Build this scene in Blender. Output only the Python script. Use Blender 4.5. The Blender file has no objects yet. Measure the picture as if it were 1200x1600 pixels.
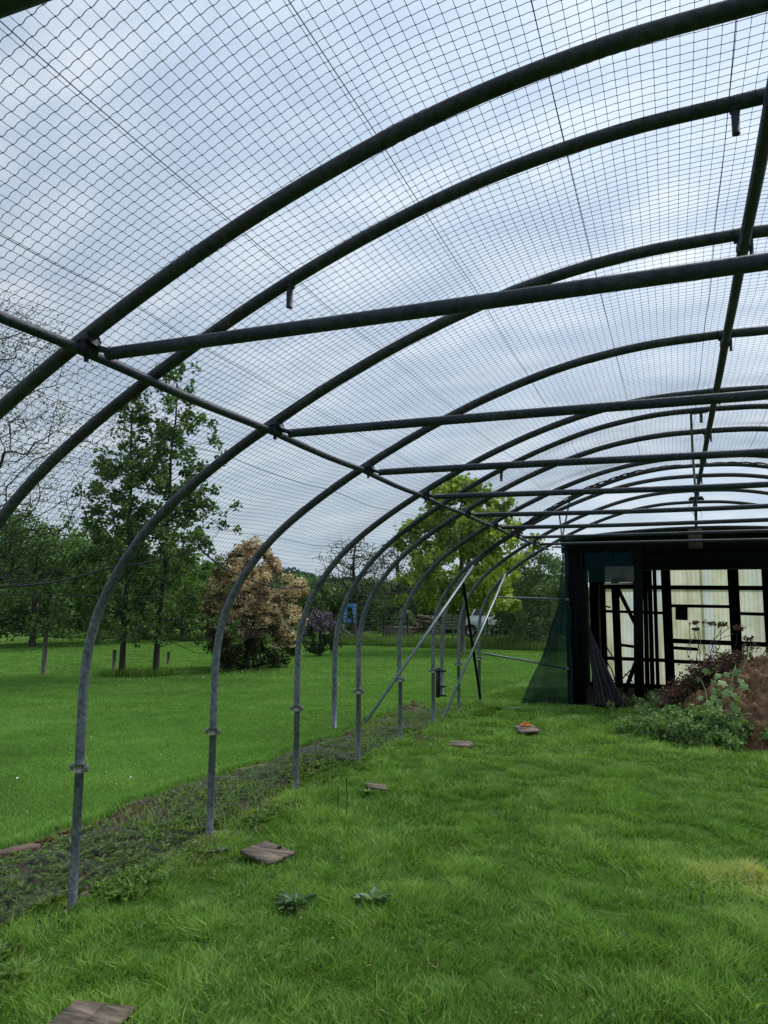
import bpy, math, random
import numpy as np
random.seed(7); RN = np.random.default_rng(11)
C = bpy.context.scene.collection
scene = bpy.context.scene
R_ = math.radians

# ------------------------------------------------------------------ camera
EYE = np.array([0.0, 0.0, 1.6])
FPX, YAW, PIT, ROL = 1174.8, 0.36794, 0.12032, 0.00522
def cam_axes():
    cy, sy, cp, sp = math.cos(YAW), math.sin(YAW), math.cos(PIT), math.sin(PIT)
    F = np.array([-sy*cp, cy*cp, sp]); R = np.array([cy, sy, 0.]); U = np.cross(R, F)
    cr, sr = math.cos(ROL), math.sin(ROL)
    return F, R*cr+U*sr, U*cr-R*sr
AF, AR, AU = cam_axes()
def ray(px, py): return AF + AR*(px-600)/FPX - AU*(py-800)/FPX
def at(px, py, Y):            # point of the place seen there, at depth Y along the tunnel
    d = ray(px, py); return EYE + d*(Y/d[1])
def atx(px, py, X):
    d = ray(px, py); return EYE + d*(X/d[0])
def gnd(px, py, z=0.0):
    d = ray(px, py); p = EYE + d*((z-EYE[2])/d[2]); return p
def proj(P):
    d = np.asarray(P, float)-EYE; z = d@AF
    return 600+FPX*(d@AR)/z, 800-FPX*(d@AU)/z, z

from mathutils import Matrix, Vector
cd = bpy.data.cameras.new("camera"); cam = bpy.data.objects.new("camera", cd); C.objects.link(cam)
M = Matrix(((AR[0], AU[0], -AF[0], EYE[0]), (AR[1], AU[1], -AF[1], EYE[1]), (AR[2], AU[2], -AF[2], EYE[2]), (0, 0, 0, 1)))
cam.matrix_world = M
cd.sensor_fit = 'VERTICAL'; cd.sensor_height = 24; cd.lens = 24*FPX/1600
cd.clip_start = 0.02; cd.clip_end = 3000
scene.camera = cam
scene.view_settings.view_transform = 'Standard'; scene.view_settings.look = 'None'; scene.view_settings.exposure = 0
scene.cycles.max_bounces = 8; scene.cycles.transparent_max_bounces = 24

# ------------------------------------------------------------------ materials
def newmat(name):
    m = bpy.data.materials.new(name); m.use_nodes = True; nt = m.node_tree
    for n in list(nt.nodes): nt.nodes.remove(n)
    out = nt.nodes.new('ShaderNodeOutputMaterial'); return m, nt, out
def N(nt, t, **kw):
    n = nt.nodes.new(t)
    for k, v in kw.items(): setattr(n, k, v)
    return n
def rampnode(nt, stops, fac):
    r = N(nt, 'ShaderNodeValToRGB'); e = r.color_ramp.elements
    while len(e) < len(stops): e.new(0.5)
    for i, (p, c) in enumerate(stops): e[i].position = p; e[i].color = (*c, 1)
    nt.links.new(fac, r.inputs[0]); return r.outputs[0]
def noise(nt, scale, detail=4, rough=.55, coord='Object', stretch=None):
    tc = N(nt, 'ShaderNodeTexCoord'); n = N(nt, 'ShaderNodeTexNoise')
    n.inputs['Scale'].default_value = scale; n.inputs['Detail'].default_value = detail; n.inputs['Roughness'].default_value = rough
    src = tc.outputs[coord]
    if stretch:
        mp = N(nt, 'ShaderNodeMapping'); mp.inputs['Scale'].default_value = stretch; nt.links.new(src, mp.inputs[0]); src = mp.outputs[0]
    nt.links.new(src, n.inputs['Vector']); return n.outputs['Fac']
def mixc(nt, a, b, fac, mode='MIX'):
    m = N(nt, 'ShaderNodeMix', data_type='RGBA', blend_type=mode)
    for i, v in ((6, a), (7, b), (0, fac)):
        if isinstance(v, (tuple, list)): m.inputs[i].default_value = (*v, 1) if len(v) == 3 else v
        elif isinstance(v, (int, float)): m.inputs[i].default_value = v
        else: nt.links.new(v, m.inputs[i])
    return m.outputs[2]
def surf(name, stops, scale=6, detail=5, rough=.7, metal=0., bump=0., bscale=None, stretch=None, spec=.4, coord='Object', two=None):
    m, nt, out = newmat(name); b = N(nt, 'ShaderNodeBsdfPrincipled')
    f = noise(nt, scale, detail, .6, coord, stretch)
    col = rampnode(nt, stops, f)
    if two:
        f2 = noise(nt, two[0], 3, .5, coord, stretch); d = rampnode(nt, [(.35, (two[1],)*3), (.65, (1, 1, 1))], f2)
        col = mixc(nt, col, d, 1.0, 'MULTIPLY')
    nt.links.new(col, b.inputs['Base Color'])
    b.inputs['Roughness'].default_value = rough; b.inputs['Metallic'].default_value = metal
    b.inputs['Specular IOR Level'].default_value = spec
    if bump:
        bp = N(nt, 'ShaderNodeBump'); bp.inputs['Strength'].default_value = bump; bp.inputs['Distance'].default_value = .02
        nt.links.new(noise(nt, bscale or scale*3, 6, .65, coord, stretch), bp.inputs['Height']); nt.links.new(bp.outputs[0], b.inputs['Normal'])
    nt.links.new(b.outputs[0], out.inputs[0]); return m
def leafmat(name, stops, trans=.35, rough=.55, spec=.25, big=None):
    """colour from a per-leaf value 'v'"""
    m, nt, out = newmat(name); at_ = N(nt, 'ShaderNodeAttribute', attribute_name='v')
    col = rampnode(nt, stops, at_.outputs['Fac'])
    if big:
        f = noise(nt, big[0], 3, .5); d = rampnode(nt, [(.38, big[1]), (.62, (1, 1, 1))], f); col = mixc(nt, col, d, 1.0, 'MULTIPLY')
    b = N(nt, 'ShaderNodeBsdfPrincipled'); b.inputs['Roughness'].default_value = rough; b.inputs['Specular IOR Level'].default_value = spec
    t = N(nt, 'ShaderNodeBsdfTranslucent'); mx = N(nt, 'ShaderNodeMixShader'); mx.inputs[0].default_value = trans
    nt.links.new(col, b.inputs['Base Color']); nt.links.new(mixc(nt, col, (1.0, 1.1, .55), 1.0, 'MULTIPLY'), t.inputs[0])
    nt.links.new(b.outputs[0], mx.inputs[1]); nt.links.new(t.outputs[0], mx.inputs[2]); nt.links.new(mx.outputs[0], out.inputs[0])
    return m
def cloth(name, col, alpha, scale=40):
    m, nt, out = newmat(name); b = N(nt, 'ShaderNodeBsdfDiffuse'); t = N(nt, 'ShaderNodeBsdfTransparent'); mx = N(nt, 'ShaderNodeMixShader')
    f = noise(nt, 3, 4, .6, 'Object', (1, 1, .35))
    c = rampnode(nt, [(.3, tuple(x*.55 for x in col)), (.7, col)], f); nt.links.new(c, b.inputs[0])
    f2 = noise(nt, 2.2, 3, .5); a = N(nt, 'ShaderNodeMapRange'); a.inputs[1].default_value = .3; a.inputs[2].default_value = .7
    a.inputs[3].default_value = max(0, alpha-.13); a.inputs[4].default_value = min(1, alpha+.13); nt.links.new(f2, a.inputs[0])
    nt.links.new(a.outputs[0], mx.inputs[0]); nt.links.new(t.outputs[0], mx.inputs[1]); nt.links.new(b.outputs[0], mx.inputs[2]); nt.links.new(mx.outputs[0], out.inputs[0])
    return m

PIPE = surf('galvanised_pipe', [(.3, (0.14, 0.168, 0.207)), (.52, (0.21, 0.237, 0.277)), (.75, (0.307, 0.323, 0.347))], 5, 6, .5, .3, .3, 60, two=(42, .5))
def backlit_shade(m):  # backlit look against the sky painted into the base colour, darker with height
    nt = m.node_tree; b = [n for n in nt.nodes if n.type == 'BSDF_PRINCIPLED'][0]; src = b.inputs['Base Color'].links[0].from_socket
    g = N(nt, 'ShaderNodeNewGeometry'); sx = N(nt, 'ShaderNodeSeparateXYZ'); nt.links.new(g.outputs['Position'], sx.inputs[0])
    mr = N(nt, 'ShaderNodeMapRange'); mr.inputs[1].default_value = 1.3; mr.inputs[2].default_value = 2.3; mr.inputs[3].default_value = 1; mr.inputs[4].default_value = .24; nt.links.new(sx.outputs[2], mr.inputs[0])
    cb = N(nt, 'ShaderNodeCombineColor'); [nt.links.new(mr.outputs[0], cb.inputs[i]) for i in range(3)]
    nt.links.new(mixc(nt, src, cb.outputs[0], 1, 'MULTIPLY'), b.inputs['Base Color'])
backlit_shade(PIPE)
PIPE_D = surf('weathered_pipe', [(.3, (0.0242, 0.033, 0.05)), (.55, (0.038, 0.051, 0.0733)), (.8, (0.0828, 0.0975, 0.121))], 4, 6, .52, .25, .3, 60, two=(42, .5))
BRACE = surf('bright_tube', [(.3, (0.156, 0.198, 0.222)), (.7, (0.24, 0.288, 0.3))], 7, 5, .42, .5, .1)
BRACKET = surf('zinc_bracket', [(.3, (.18, .18, .16)), (.7, (.36, .37, .35))], 20, 5, .5, .6, .2)
BLACKM = surf('black_metal', [(.3, (.006, .007, .008)), (.7, (.02, .022, .024))], 12, 5, .6)
ROPE = surf('dark_rope', [(.3, (.01, .012, .012)), (.7, (.02, .022, .022))], 40, 3, .9)
NETM = surf('net_twine', [(.3, (.010, .013, .018)), (.7, (.018, .022, .03))], 10, 2, .85, spec=.1)
NETG = surf('grey_net_twine', [(.3, (0.0616, 0.068, 0.0612)), (.7, (0.15, 0.152, 0.136))], 6, 3, .7, spec=.3)
SIDEN = surf('side_net_twine', [(.3, (.012, .016, .016)), (.7, (.03, .036, .036))], 6, 3, .8, spec=.1)
WOOD = surf('weathered_board', [(.25, (0.063, 0.049, 0.0364)), (.5, (0.196, 0.154, 0.112)), (.72, (0.364, 0.28, 0.21))], 7, 8, .85, 0, .5, 20, (1, 7, 7), two=(5, .5))
WOODG = surf('grey_timber', [(.3, (.09, .085, .075)), (.7, (.2, .185, .16))], 5, 7, .85, 0, .4, 20, (6, 6, 1))
BLACKW = surf('charred_timber', [(.3, (.0025, .003, .0035)), (.62, (.006, .007, .008)), (.82, (.02, .022, .024))], 14, 8, .8, 0, .5, 30, (3, 3, .5), spec=.06)
BARK = surf('bark', [(.3, (.035, .03, .022)), (.7, (.11, .1, .075))], 8, 7, .9, 0, .6, 18, (1, 1, .35))
BARKD = surf('dark_bark', [(.3, (.018, .015, .012)), (.7, (.05, .044, .036))], 8, 6, .9, 0, .5, 18)
SOIL = surf('soil', [(.3, (.1, .056, .03)), (.55, (.27, .15, .078)), (.75, (.45, .27, .15))], 3.5, 9, .95, 0, 1.0, 14, two=(9, .45))
BARKL = surf('pale_bark', [(.3, (.08, .07, .05)), (.7, (.2, .175, .13))], 8, 7, .9, 0, .6, 18, (1, 1, .35))
TEAL = cloth('teal_shade_cloth', (.016, .05, .048), .84)
TEALP = cloth('teal_shade_panel', (.006, .028, .034), .93)

# ------------------------------------------------------------------ mesh building
def tag(o, label=None, cat=None, group=None, kind=None):
    if label: o['label'] = label
    if cat: o['category'] = cat
    if group: o['group'] = group
    if kind: o['kind'] = kind
    return o
def empty(name, loc, label, cat, group=None):
    o = bpy.data.objects.new(name, None); C.objects.link(o); o.location = tuple(float(v) for v in loc)
    o.empty_display_size = .1
    WPOS[o.name] = np.array(o.location); return tag(o, label, cat, group)
WPOS = {}
def mesh(name, V, Fc, mat, parent=None, v=None, smooth=False, uv=None):
    """V (n,3) world coordinates; Fc (m,k) indices, or list of arrays"""
    V = np.asarray(V, np.float32); fl = Fc if isinstance(Fc, list) else [Fc]
    fl = [np.asarray(f, np.int32) for f in fl if len(f)]
    org = np.zeros(3)
    if parent is not None: org = WPOS[parent.name]
    me = bpy.data.meshes.new(name)
    me.vertices.add(len(V)); me.vertices.foreach_set('co', (V-org.astype(np.float32)).ravel())
    idx = np.concatenate([f.ravel() for f in fl]); tot = np.concatenate([np.full(len(f), f.shape[1], np.int32) for f in fl])
    st = np.concatenate([[0], np.cumsum(tot)[:-1]]).astype(np.int32)
    me.loops.add(len(idx)); me.loops.foreach_set('vertex_index', idx)
    me.polygons.add(len(tot)); me.polygons.foreach_set('loop_start', st); me.polygons.foreach_set('loop_total', tot)
    if smooth: me.polygons.foreach_set('use_smooth', np.ones(len(tot), bool))
    if v is not None:
        a = me.attributes.new('v', 'FLOAT', 'POINT'); a.data.foreach_set('value', np.asarray(v, np.float32))
    me.update(calc_edges=True); me.materials.append(mat)
    o = bpy.data.objects.new(name, me); C.objects.link(o)
    WPOS[o.name] = org
    if parent is not None: o.parent = parent
    return o
class MB:
    def __init__(s): s.V = []; s.F = []; s.A = []; s.n = 0
    def add(s, V, F, a=None):
        V = np.asarray(V, float); s.V.append(V); s.F.append([np.asarray(f)+s.n for f in (F if isinstance(F, list) and not isinstance(F[0], tuple) else [F])]); s.n += len(V)
        s.A.append(np.full(len(V), .5) if a is None else (np.full(len(V), a) if np.isscalar(a) else a))
    def build(s, name, mat, parent=None, smooth=False):
        V = np.concatenate(s.V); F = [f for g in s.F for f in g]; by = {}
        for f in F: by.setdefault(f.shape[1], []).append(f)
        return mesh(name, V, [np.concatenate(l) for l in by.values()], mat, parent, np.concatenate(s.A), smooth)
    def box(s, c, size, rz=0, rx=0, ry=0, bev=.004):
        hx, hy, hz = [d/2 for d in size]; b = min(bev, hx*.4, hy*.4, hz*.4)
        P = []
        for z, i in ((-hz, b), (-hz+b, 0), (hz-b, 0), (hz, b)):
            for x, y in ((-hx+i, -hy+i), (hx-i, -hy+i), (hx-i, hy-i), (-hx+i, hy-i)): P.append((x, y, z))
        P = np.array(P); m = np.array(Matrix.Rotation(rz, 3, 'Z') @ Matrix.Rotation(ry, 3, 'Y') @ Matrix.Rotation(rx, 3, 'X'))
        P = P@m.T + np.array(c); F = [(3, 2, 1, 0), (12, 13, 14, 15)]
        for k in range(3):
            for j in range(4): F.append((k*4+j, k*4+(j+1) % 4, k*4+4+(j+1) % 4, k*4+4+j))
        s.add(P, np.array(F))
    def tube(s, pts, r, n=12, cap=True, a=None):
        pts = np.asarray(pts, float); m = len(pts); r = np.full(m, r) if np.isscalar(r) else np.asarray(r)
        T = np.gradient(pts, axis=0); T /= np.linalg.norm(T, axis=1)[:, None]+1e-12
        up = np.eye(3)[int(np.argmin(np.abs(T).max(axis=0)))]
        A = np.cross(T, up); A /= np.linalg.norm(A, axis=1)[:, None]+1e-12; B = np.cross(T, A)
        t = np.arange(n)*2*math.pi/n
        V = pts[:, None]+r[:, None, None]*(A[:, None]*np.cos(t)[None, :, None]+B[:, None]*np.sin(t)[None, :, None])
        i = np.arange(m-1)[:, None]*n; j = np.arange(n)[None]; k = (j+1) % n
        F = np.stack([i+j, i+k, i+n+k, i+n+j], -1).reshape(-1, 4)
        Fs = [F]
        if cap: Fs += [np.arange(n)[None, :], ((m-1)*n+np.arange(n)[::-1])[None, :]]
        s.add(V.reshape(-1, 3), Fs, a)
    def bar(s, p, q, w, d=None, up=(0, 0, 1)):     # square-section bar
        p = np.asarray(p, float); q = np.asarray(q, float); d = d or w; t = q-p; t /= np.linalg.norm(t)
        u = np.asarray(up, float)
        if abs(t@u) > .95: u = np.array([0, 1., 0])
        a = np.cross(t, u); a /= np.linalg.norm(a); b = np.cross(t, a)
        P = np.array([e+a*sx*w/2+b*sy*d/2 for e in (p, q) for sx, sy in ((-1, -1), (1, -1), (1, 1), (-1, 1))])
        s.add(P, np.array([(3, 2, 1, 0), (4, 5, 6, 7), (0, 1, 5, 4), (1, 2, 6, 5), (2, 3, 7, 6), (3, 0, 4, 7)]))

def polylines3(P, r):
    """P (k, m, 3): k polylines of m points -> three-sided threads, vectorised"""
    k, m, _ = P.shape
    T = np.gradient(P, axis=1); T /= np.linalg.norm(T, axis=2)[..., None]+1e-12
    ref = np.where(np.abs(T[..., 2:3]) < .8, np.array([0, 0, 1.]), np.array([1., 0, 0]))
    A = np.cross(T, ref); A /= np.linalg.norm(A, axis=2)[..., None]+1e-12; B = np.cross(T, A)
    t = np.arange(3)*2*math.pi/3+.3
    V = P[:, :, None]+r*(A[:, :, None]*np.cos(t)[None, None, :, None]+B[:, :, None]*np.sin(t)[None, None, :, None])
    base = (np.arange(k)*m*3)[:, None, None]; i = (np.arange(m-1)*3)[None, :, None]; j = np.arange(3)[None, None]; jj = (j+1) % 3
    F = np.stack([base+i+j, base+i+jj, base+i+3+jj, base+i+3+j], -1).reshape(-1, 4)
    return V.reshape(-1, 3), F

def catmull(pts, per=8):
    P = np.asarray(pts, float); Q = np.vstack([2*P[0]-P[1], P, 2*P[-1]-P[-2]]); out = []
    for i in range(1, len(Q)-2):
        for t in np.linspace(0, 1, per, endpoint=False):
            a, b, c, d = Q[i-1], Q[i], Q[i+1], Q[i+2]
            out.append(.5*((2*b)+(-a+c)*t+(2*a-5*b+4*c-d)*t*t+(-a+3*b-3*c+d)*t**3))
    out.append(P[-1]); return np.array(out)

def hnoise(x, y, s=1., seed=0):
    """smooth cheap 2-D noise, about -1..1"""
    x = np.asarray(x)*s; y = np.asarray(y)*s; r = 0
    rr = np.random.default_rng(100+seed)
    for k in range(7):
        f = 1.0+.55*k; a = rr.uniform(0, 6.28); p = rr.uniform(0, 6.28)
        r = r+np.sin((x*math.cos(a)+y*math.sin(a))*f+p+1.3*np.sin((x*math.sin(a)-y*math.cos(a))*f*.7+p*2))/(1+.35*k)
    return r/2.6

# ------------------------------------------------------------------ world and sun
SUN_EL, SUN_AZ = R_(52), R_(28)        # azimuth measured from +Y towards +X
w = bpy.data.worlds.new("World"); scene.world = w; w.use_nodes = True; nt = w.node_tree
for n in list(nt.nodes): nt.nodes.remove(n)
wo = N(nt, 'ShaderNodeOutputWorld'); bg = N(nt, 'ShaderNodeBackground'); sky = N(nt, 'ShaderNodeTexSky')
sky.sky_type = 'NISHITA'; sky.sun_disc = False; sky.sun_elevation = SUN_EL; sky.sun_rotation = SUN_AZ
sky.air_density = 1.2; sky.dust_density = 2.0
tc = N(nt, 'ShaderNodeTexCoord'); sep = N(nt, 'ShaderNodeSeparateXYZ'); nt.links.new(tc.outputs['Generated'], sep.inputs[0])
def mth(op, a, b=None, c=None):
    m = N(nt, 'ShaderNodeMath', operation=op)
    for i, v in enumerate((a, b, c)):
        if v is None: continue
        if isinstance(v, (int, float)): m.inputs[i].default_value = v
        else: nt.links.new(v, m.inputs[i])
    return m.outputs[0]
zc = mth('ADD', mth('MAXIMUM', sep.outputs[2], 0.0), .22)
cmb = N(nt, 'ShaderNodeCombineXYZ'); nt.links.new(mth('DIVIDE', sep.outputs[0], zc), cmb.inputs[0]); nt.links.new(mth('DIVIDE', sep.outputs[1], zc), cmb.inputs[1])
mp = N(nt, 'ShaderNodeMapping'); mp.inputs['Rotation'].default_value = (0, 0, R_(35)); mp.inputs['Scale'].default_value = (1.0, 1.7, 1); mp.inputs['Location'].default_value = (3.1, 1.7, 0); nt.links.new(cmb.outputs[0], mp.inputs[0])
n1 = N(nt, 'ShaderNodeTexNoise'); n1.inputs['Scale'].default_value = 2.5; n1.inputs['Detail'].default_value = 7; n1.inputs['Roughness'].default_value = .52; n1.inputs['Distortion'].default_value = .35
nt.links.new(mp.outputs[0], n1.inputs['Vector'])
n2 = N(nt, 'ShaderNodeTexNoise'); n2.inputs['Scale'].default_value = .6; n2.inputs['Detail'].default_value = 3; nt.links.new(mp.outputs[0], n2.inputs['Vector'])
f = mth('ADD', mth('MULTIPLY', n1.outputs['Fac'], .7), mth('MULTIPLY', n2.outputs['Fac'], .3))
n3 = N(nt, 'ShaderNodeTexNoise'); n3.inputs['Scale'].default_value = 5.5; n3.inputs['Detail'].default_value = 5; nt.links.new(mp.outputs[0], n3.inputs['Vector'])
f = mth('ADD', f, mth('MULTIPLY', mth('SUBTRACT', n3.outputs['Fac'], .5), .32))
cl = rampnode(nt, [(.36, (.45, .55, .69)), (.46, (.51, .61, .74)), (.55, (.6, .69, .8)), (.72, (.77, .83, .9))], f)
# thicker, brighter cloud towards the sun
sd = (math.cos(SUN_EL)*math.sin(SUN_AZ), math.cos(SUN_EL)*math.cos(SUN_AZ), math.sin(SUN_EL))
dp = N(nt, 'ShaderNodeVectorMath', operation='DOT_PRODUCT'); nt.links.new(tc.outputs['Generated'], dp.inputs[0]); dp.inputs[1].default_value = sd
gl = N(nt, 'ShaderNodeMapRange'); gl.inputs[1].default_value = .35; gl.inputs[2].default_value = 1; gl.inputs[3].default_value = .86; gl.inputs[4].default_value = 1.5; nt.links.new(dp.outputs['Value'], gl.inputs[0])
sc = N(nt, 'ShaderNodeVectorMath', operation='SCALE'); nt.links.new(cl, sc.inputs[0]); nt.links.new(mth('MULTIPLY', gl.outputs[0], 10.2), sc.inputs['Scale'])
low = N(nt, 'ShaderNodeMapRange'); low.inputs[1].default_value = 0; low.inputs[2].default_value = .3; low.inputs[3].default_value = .55; low.inputs[4].default_value = 0; nt.links.new(sep.outputs[2], low.inputs[0])
hz = mixc(nt, sc.outputs[0], (5.6, 7.0, 7.9), low.outputs[0])
nt.links.new(mixc(nt, hz, sky.outputs[0], .06), bg.inputs[0]); bg.inputs[1].default_value = .1
nt.links.new(bg.outputs[0], wo.inputs[0])
sl = bpy.data.lights.new('sun', 'SUN'); so = bpy.data.objects.new('sun', sl); C.objects.link(so)
sl.energy = 2.6; sl.angle = R_(24); sl.color = (1, .96, .9)
so.rotation_euler = Vector((-sd[0], -sd[1], -sd[2])).to_track_quat('-Z', 'Y').to_euler()

# ------------------------------------------------------------------ layout constants
HY = [0.69, 2.02, 3.37, 4.65, 5.92, 7.28, 8.54, 9.845, 11.12, 12.4]     # main hoops
RX = .327                                                                # ridge line
HALF = [(0, 3.165), (.45, 3.147), (.9, 3.075), (1.35, 2.94), (1.8, 2.755), (2.27, 2.515), (2.65, 2.285), (2.93, 2.075), (3.13, 1.865), (3.28, 1.64), (3.365, 1.42), (3.4, 1.2), (3.405, .95), (3.405, .7)]
def half(k=1., dz=0., dr=0.):
    P = catmull([(u*k, 0, z) for u, z in HALF], 5)
    if dr:
        T = np.gradient(P, axis=0); T /= np.linalg.norm(T, axis=1)[:, None]; P = P+np.stack([-T[:, 2], 0*T[:, 0], T[:, 0]], 1)*dr
    P[:, 2] += dz; return P
# edge between the lawn outside and the bare strip along the hoops (X as a function of Y)
EDGE = np.array([gnd(*p)[:2] for p in ((-250, 1450), (0, 1330), (130, 1280), (330, 1208), (420, 1187), (560, 1133), (640, 1100), (690, 1082), (740, 1068))])
def edge_x(Y): 
    o = np.argsort(EDGE[:, 1]); return np.interp(Y, EDGE[o, 1], EDGE[o, 0])+.05*np.sin(np.asarray(Y)*3.1)+.03*np.sin(np.asarray(Y)*8.3)
MC = np.array([1.72, 10.7])
def mound_h(x, y):
    r = np.sqrt(((x-MC[0])/1.95)**2+((y-MC[1])/1.35)**2)
    h = 1.08*np.clip(1-r**1.7, 0, 1)**.8
    return h+np.where(h > .02, (.085*hnoise(x, y, 4, 3)+.05*hnoise(x, y, 10, 4))*np.clip(h*4, 0, 1), 0)
def ground_z(x, y):
    z = .03*hnoise(x, y, .9, 1)+.012*hnoise(x, y, 3.3, 2)
    ex = edge_x(y); strip = (x > ex) & (x < -3.05) & (y < 13) & (y > -3)
    z = z*np.clip(1-(np.hypot(x, y)-18)/20, .3, 1)
    z = np.where(strip, z*.5-.035, z)
    return z

# ------------------------------------------------------------------ ground
def grid(xs, ys, zf):
    X, Y = np.meshgrid(xs, ys); Z = zf(X, Y); V = np.stack([X, Y, Z], -1).reshape(-1, 3); nx, ny = len(xs), len(ys)
    i = (np.arange(ny-1)*nx)[:, None]+np.arange(nx-1)[None]; F = np.stack([i, i+1, i+nx+1, i+nx], -1).reshape(-1, 4); return V, F
xs = np.concatenate([[-1500, -700, -350, -180, -100, -70, -50, -40], np.arange(-32, -6, .5), np.arange(-6, 5, .06), np.arange(5, 14, .5), [20, 40, 90, 200, 500, 1500]])
ys = np.concatenate([[-200, -60, -20, -8], np.arange(-3, 14, .07), np.arange(14, 45, .5), [52, 65, 85, 120, 200, 400, 900, 2500]])
V, F = grid(xs, ys, ground_z)
m, nt, out = newmat('ground_soil_and_turf')
b = N(nt, 'ShaderNodeBsdfPrincipled'); b.inputs['Roughness'].default_value = 1; b.inputs['Specular IOR Level'].default_value = .05
at_ = N(nt, 'ShaderNodeAttribute', attribute_name='v')
g1 = rampnode(nt, [(.3, (.06, .12, .025)), (.5, (.1, .19, .036)), (.72, (.15, .25, .05))], noise(nt, 1.1, 8, .6))
g2 = rampnode(nt, [(.3, (.55, .6, .5)), (.7, (1.1, 1.1, 1.1))], noise(nt, 26, 6, .7)); gg = mixc(nt, g1, g2, 1, 'MULTIPLY')
s1 = rampnode(nt, [(.3, (.045, .04, .03)), (.55, (.12, .095, .065)), (.75, (.22, .165, .11))], noise(nt, 6, 8, .65))
nt.links.new(mixc(nt, gg, s1, at_.outputs['Fac']), b.inputs['Base Color'])
bp = N(nt, 'ShaderNodeBump'); bp.inputs['Strength'].default_value = .8; bp.inputs['Distance'].default_value = .04; nt.links.new(noise(nt, 30, 6, .7), bp.inputs['Height']); nt.links.new(bp.outputs[0], b.inputs['Normal'])
nt.links.new(b.outputs[0], out.inputs[0]); GROUND = m
ex = edge_x(V[:, 1]); sv = ((V[:, 0] > ex) & (V[:, 0] < -3.12) & (V[:, 1] < 11.5)).astype(float)
sv = np.maximum(sv, ((V[:, 1] > 12.4) & (V[:, 1] < 16) & (V[:, 0] > -1.7) & (V[:, 0] < 4)).astype(float))
tag(mesh('ground', V, F, GROUND, None, sv, True), kind='structure')

# ------------------------------------------------------------------ grass
def blades(x, y, h, wd, lean, name, mat, tone=None, z=None, label=None, cat='grass', parent=None, seg=2):
    n = len(x); z = ground_z(x, y) if z is None else z
    a = RN.uniform(0, 2*math.pi, n); la = RN.uniform(0, 2*math.pi, n) if np.ndim(lean) == 0 else lean[1]; lm = lean if np.ndim(lean) == 0 else lean[0]
    dx, dy = np.cos(a)*wd/2, np.sin(a)*wd/2
    lx, ly = np.cos(la)*h*lm, np.sin(la)*h*lm
    B = np.stack([x, y, z-.01], 1); W = np.stack([dx, dy, 0*dx], 1); L = np.stack([lx, ly, 0*lx], 1); H = np.stack([0*h, 0*h, h], 1)
    mid = B+H*.55+L*.3
    V = np.stack([B-W, B+W, mid-W*.8, mid+W*.8, B+H*.93+L], 1).reshape(-1, 3)
    i = np.arange(n)[:, None]*5
    Q = i+np.array([[0, 1, 3, 2]]); T = i+np.array([[2, 3, 4]])
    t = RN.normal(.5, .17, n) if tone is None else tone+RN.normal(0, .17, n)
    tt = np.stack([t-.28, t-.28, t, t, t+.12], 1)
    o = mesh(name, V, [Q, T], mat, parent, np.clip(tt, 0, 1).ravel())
    if label: tag(o, label, cat, kind='stuff')
    return o
GRASS = leafmat('grass_blades', [(0, (0.0554, 0.1, 0.0197)), (.3, (0.139, 0.267, 0.046)), (.6, (0.24, 0.434, 0.0821)), (.85, (0.388, 0.584, 0.132)), (1, (0.628, 0.633, 0.23))], .3, .6, .2)
LAWN = leafmat('lawn_blades', [(0, (0.0889, 0.174, 0.0378)), (.4, (0.17, 0.341, 0.0654)), (.75, (0.245, 0.449, 0.0947)), (1, (0.381, 0.537, 0.172))], .3, .6, .2)
BQ = [((118, 1563), (62, 1612), (212, 1572)), ((416, 1312), (461, 1330), (375, 1328)), ((572, 1222), (603, 1225), (574, 1230)), ((703, 1157), (738, 1158), (702, 1164)), ((803, 1134), (832, 1132), (814, 1143.5)), ((795, 1103), (826, 1104), (793, 1107))]
BOARDS = [[gnd(*q, .045) for q in b] for b in BQ]
BP = [(b[1]+b[2])/2 for b in BOARDS]; BR = [max(np.hypot(*(b[1]-b[0])[:2]), np.hypot(*(b[2]-b[0])[:2]))*.55 for b in BOARDS]
def keep_in(x, y):
    k = (mound_h(x, y) < .03) & ~((y > 12.35) & (x > -1.75))
    for p, b in zip(BP, BR): k &= np.hypot(x-p[0], y-p[1]) > b
    return k
def visible(x, y, marg=60):
    u, v, z = proj(np.stack([x, y, 0*x], 1)); return (z > .3) & (u > -marg) & (u < 1200+marg) & (v < 1600+marg*3)
def scatter(n, x0, x1, y0, y1, pw=1.0):
    x = RN.uniform(x0, x1, n); y = y0+(y1-y0)*RN.uniform(0, 1, n)**pw; k = visible(x, y); return x[k], y[k]
def rough_set(n, y0, y1, hm, wd):
    x, y = scatter(n, -3.45, 4.6, y0, y1)
    k = keep_in(x, y) & (x > -3.08-.14*hnoise(x, y, 1.9, 79)-RN.exponential(.08, len(x))); x, y = x[k], y[k]
    c = hnoise(x, y, 3.1, 9); c2 = hnoise(x, y, 9, 10)
    h = hm*np.clip(.75+.42*c+.38*c2, .22, 1.9)*RN.uniform(.6, 1.25, len(x))
    la = 1.6*hnoise(x, y, 4.5, 12)*2+RN.normal(0, 1.3, len(x)); lm = np.abs(RN.normal(.65, .38, len(x)))
    dry = np.clip(hnoise(x, y, 1.3, 14)-.75, 0, 1)*.9
    tone = .47+.12*c+.12*c2+.1*hnoise(x, y, .8, 15)+dry
    return x, y, h, np.full(len(x), wd)*RN.uniform(.7, 1.3, len(x)), lm, la, tone
S = [rough_set(360000, 1.8, 4.6, .07, .0044), rough_set(330000, 4.6, 8.2, .068, .006), rough_set(190000, 8.2, 14.5, .075, .0095)]
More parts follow.
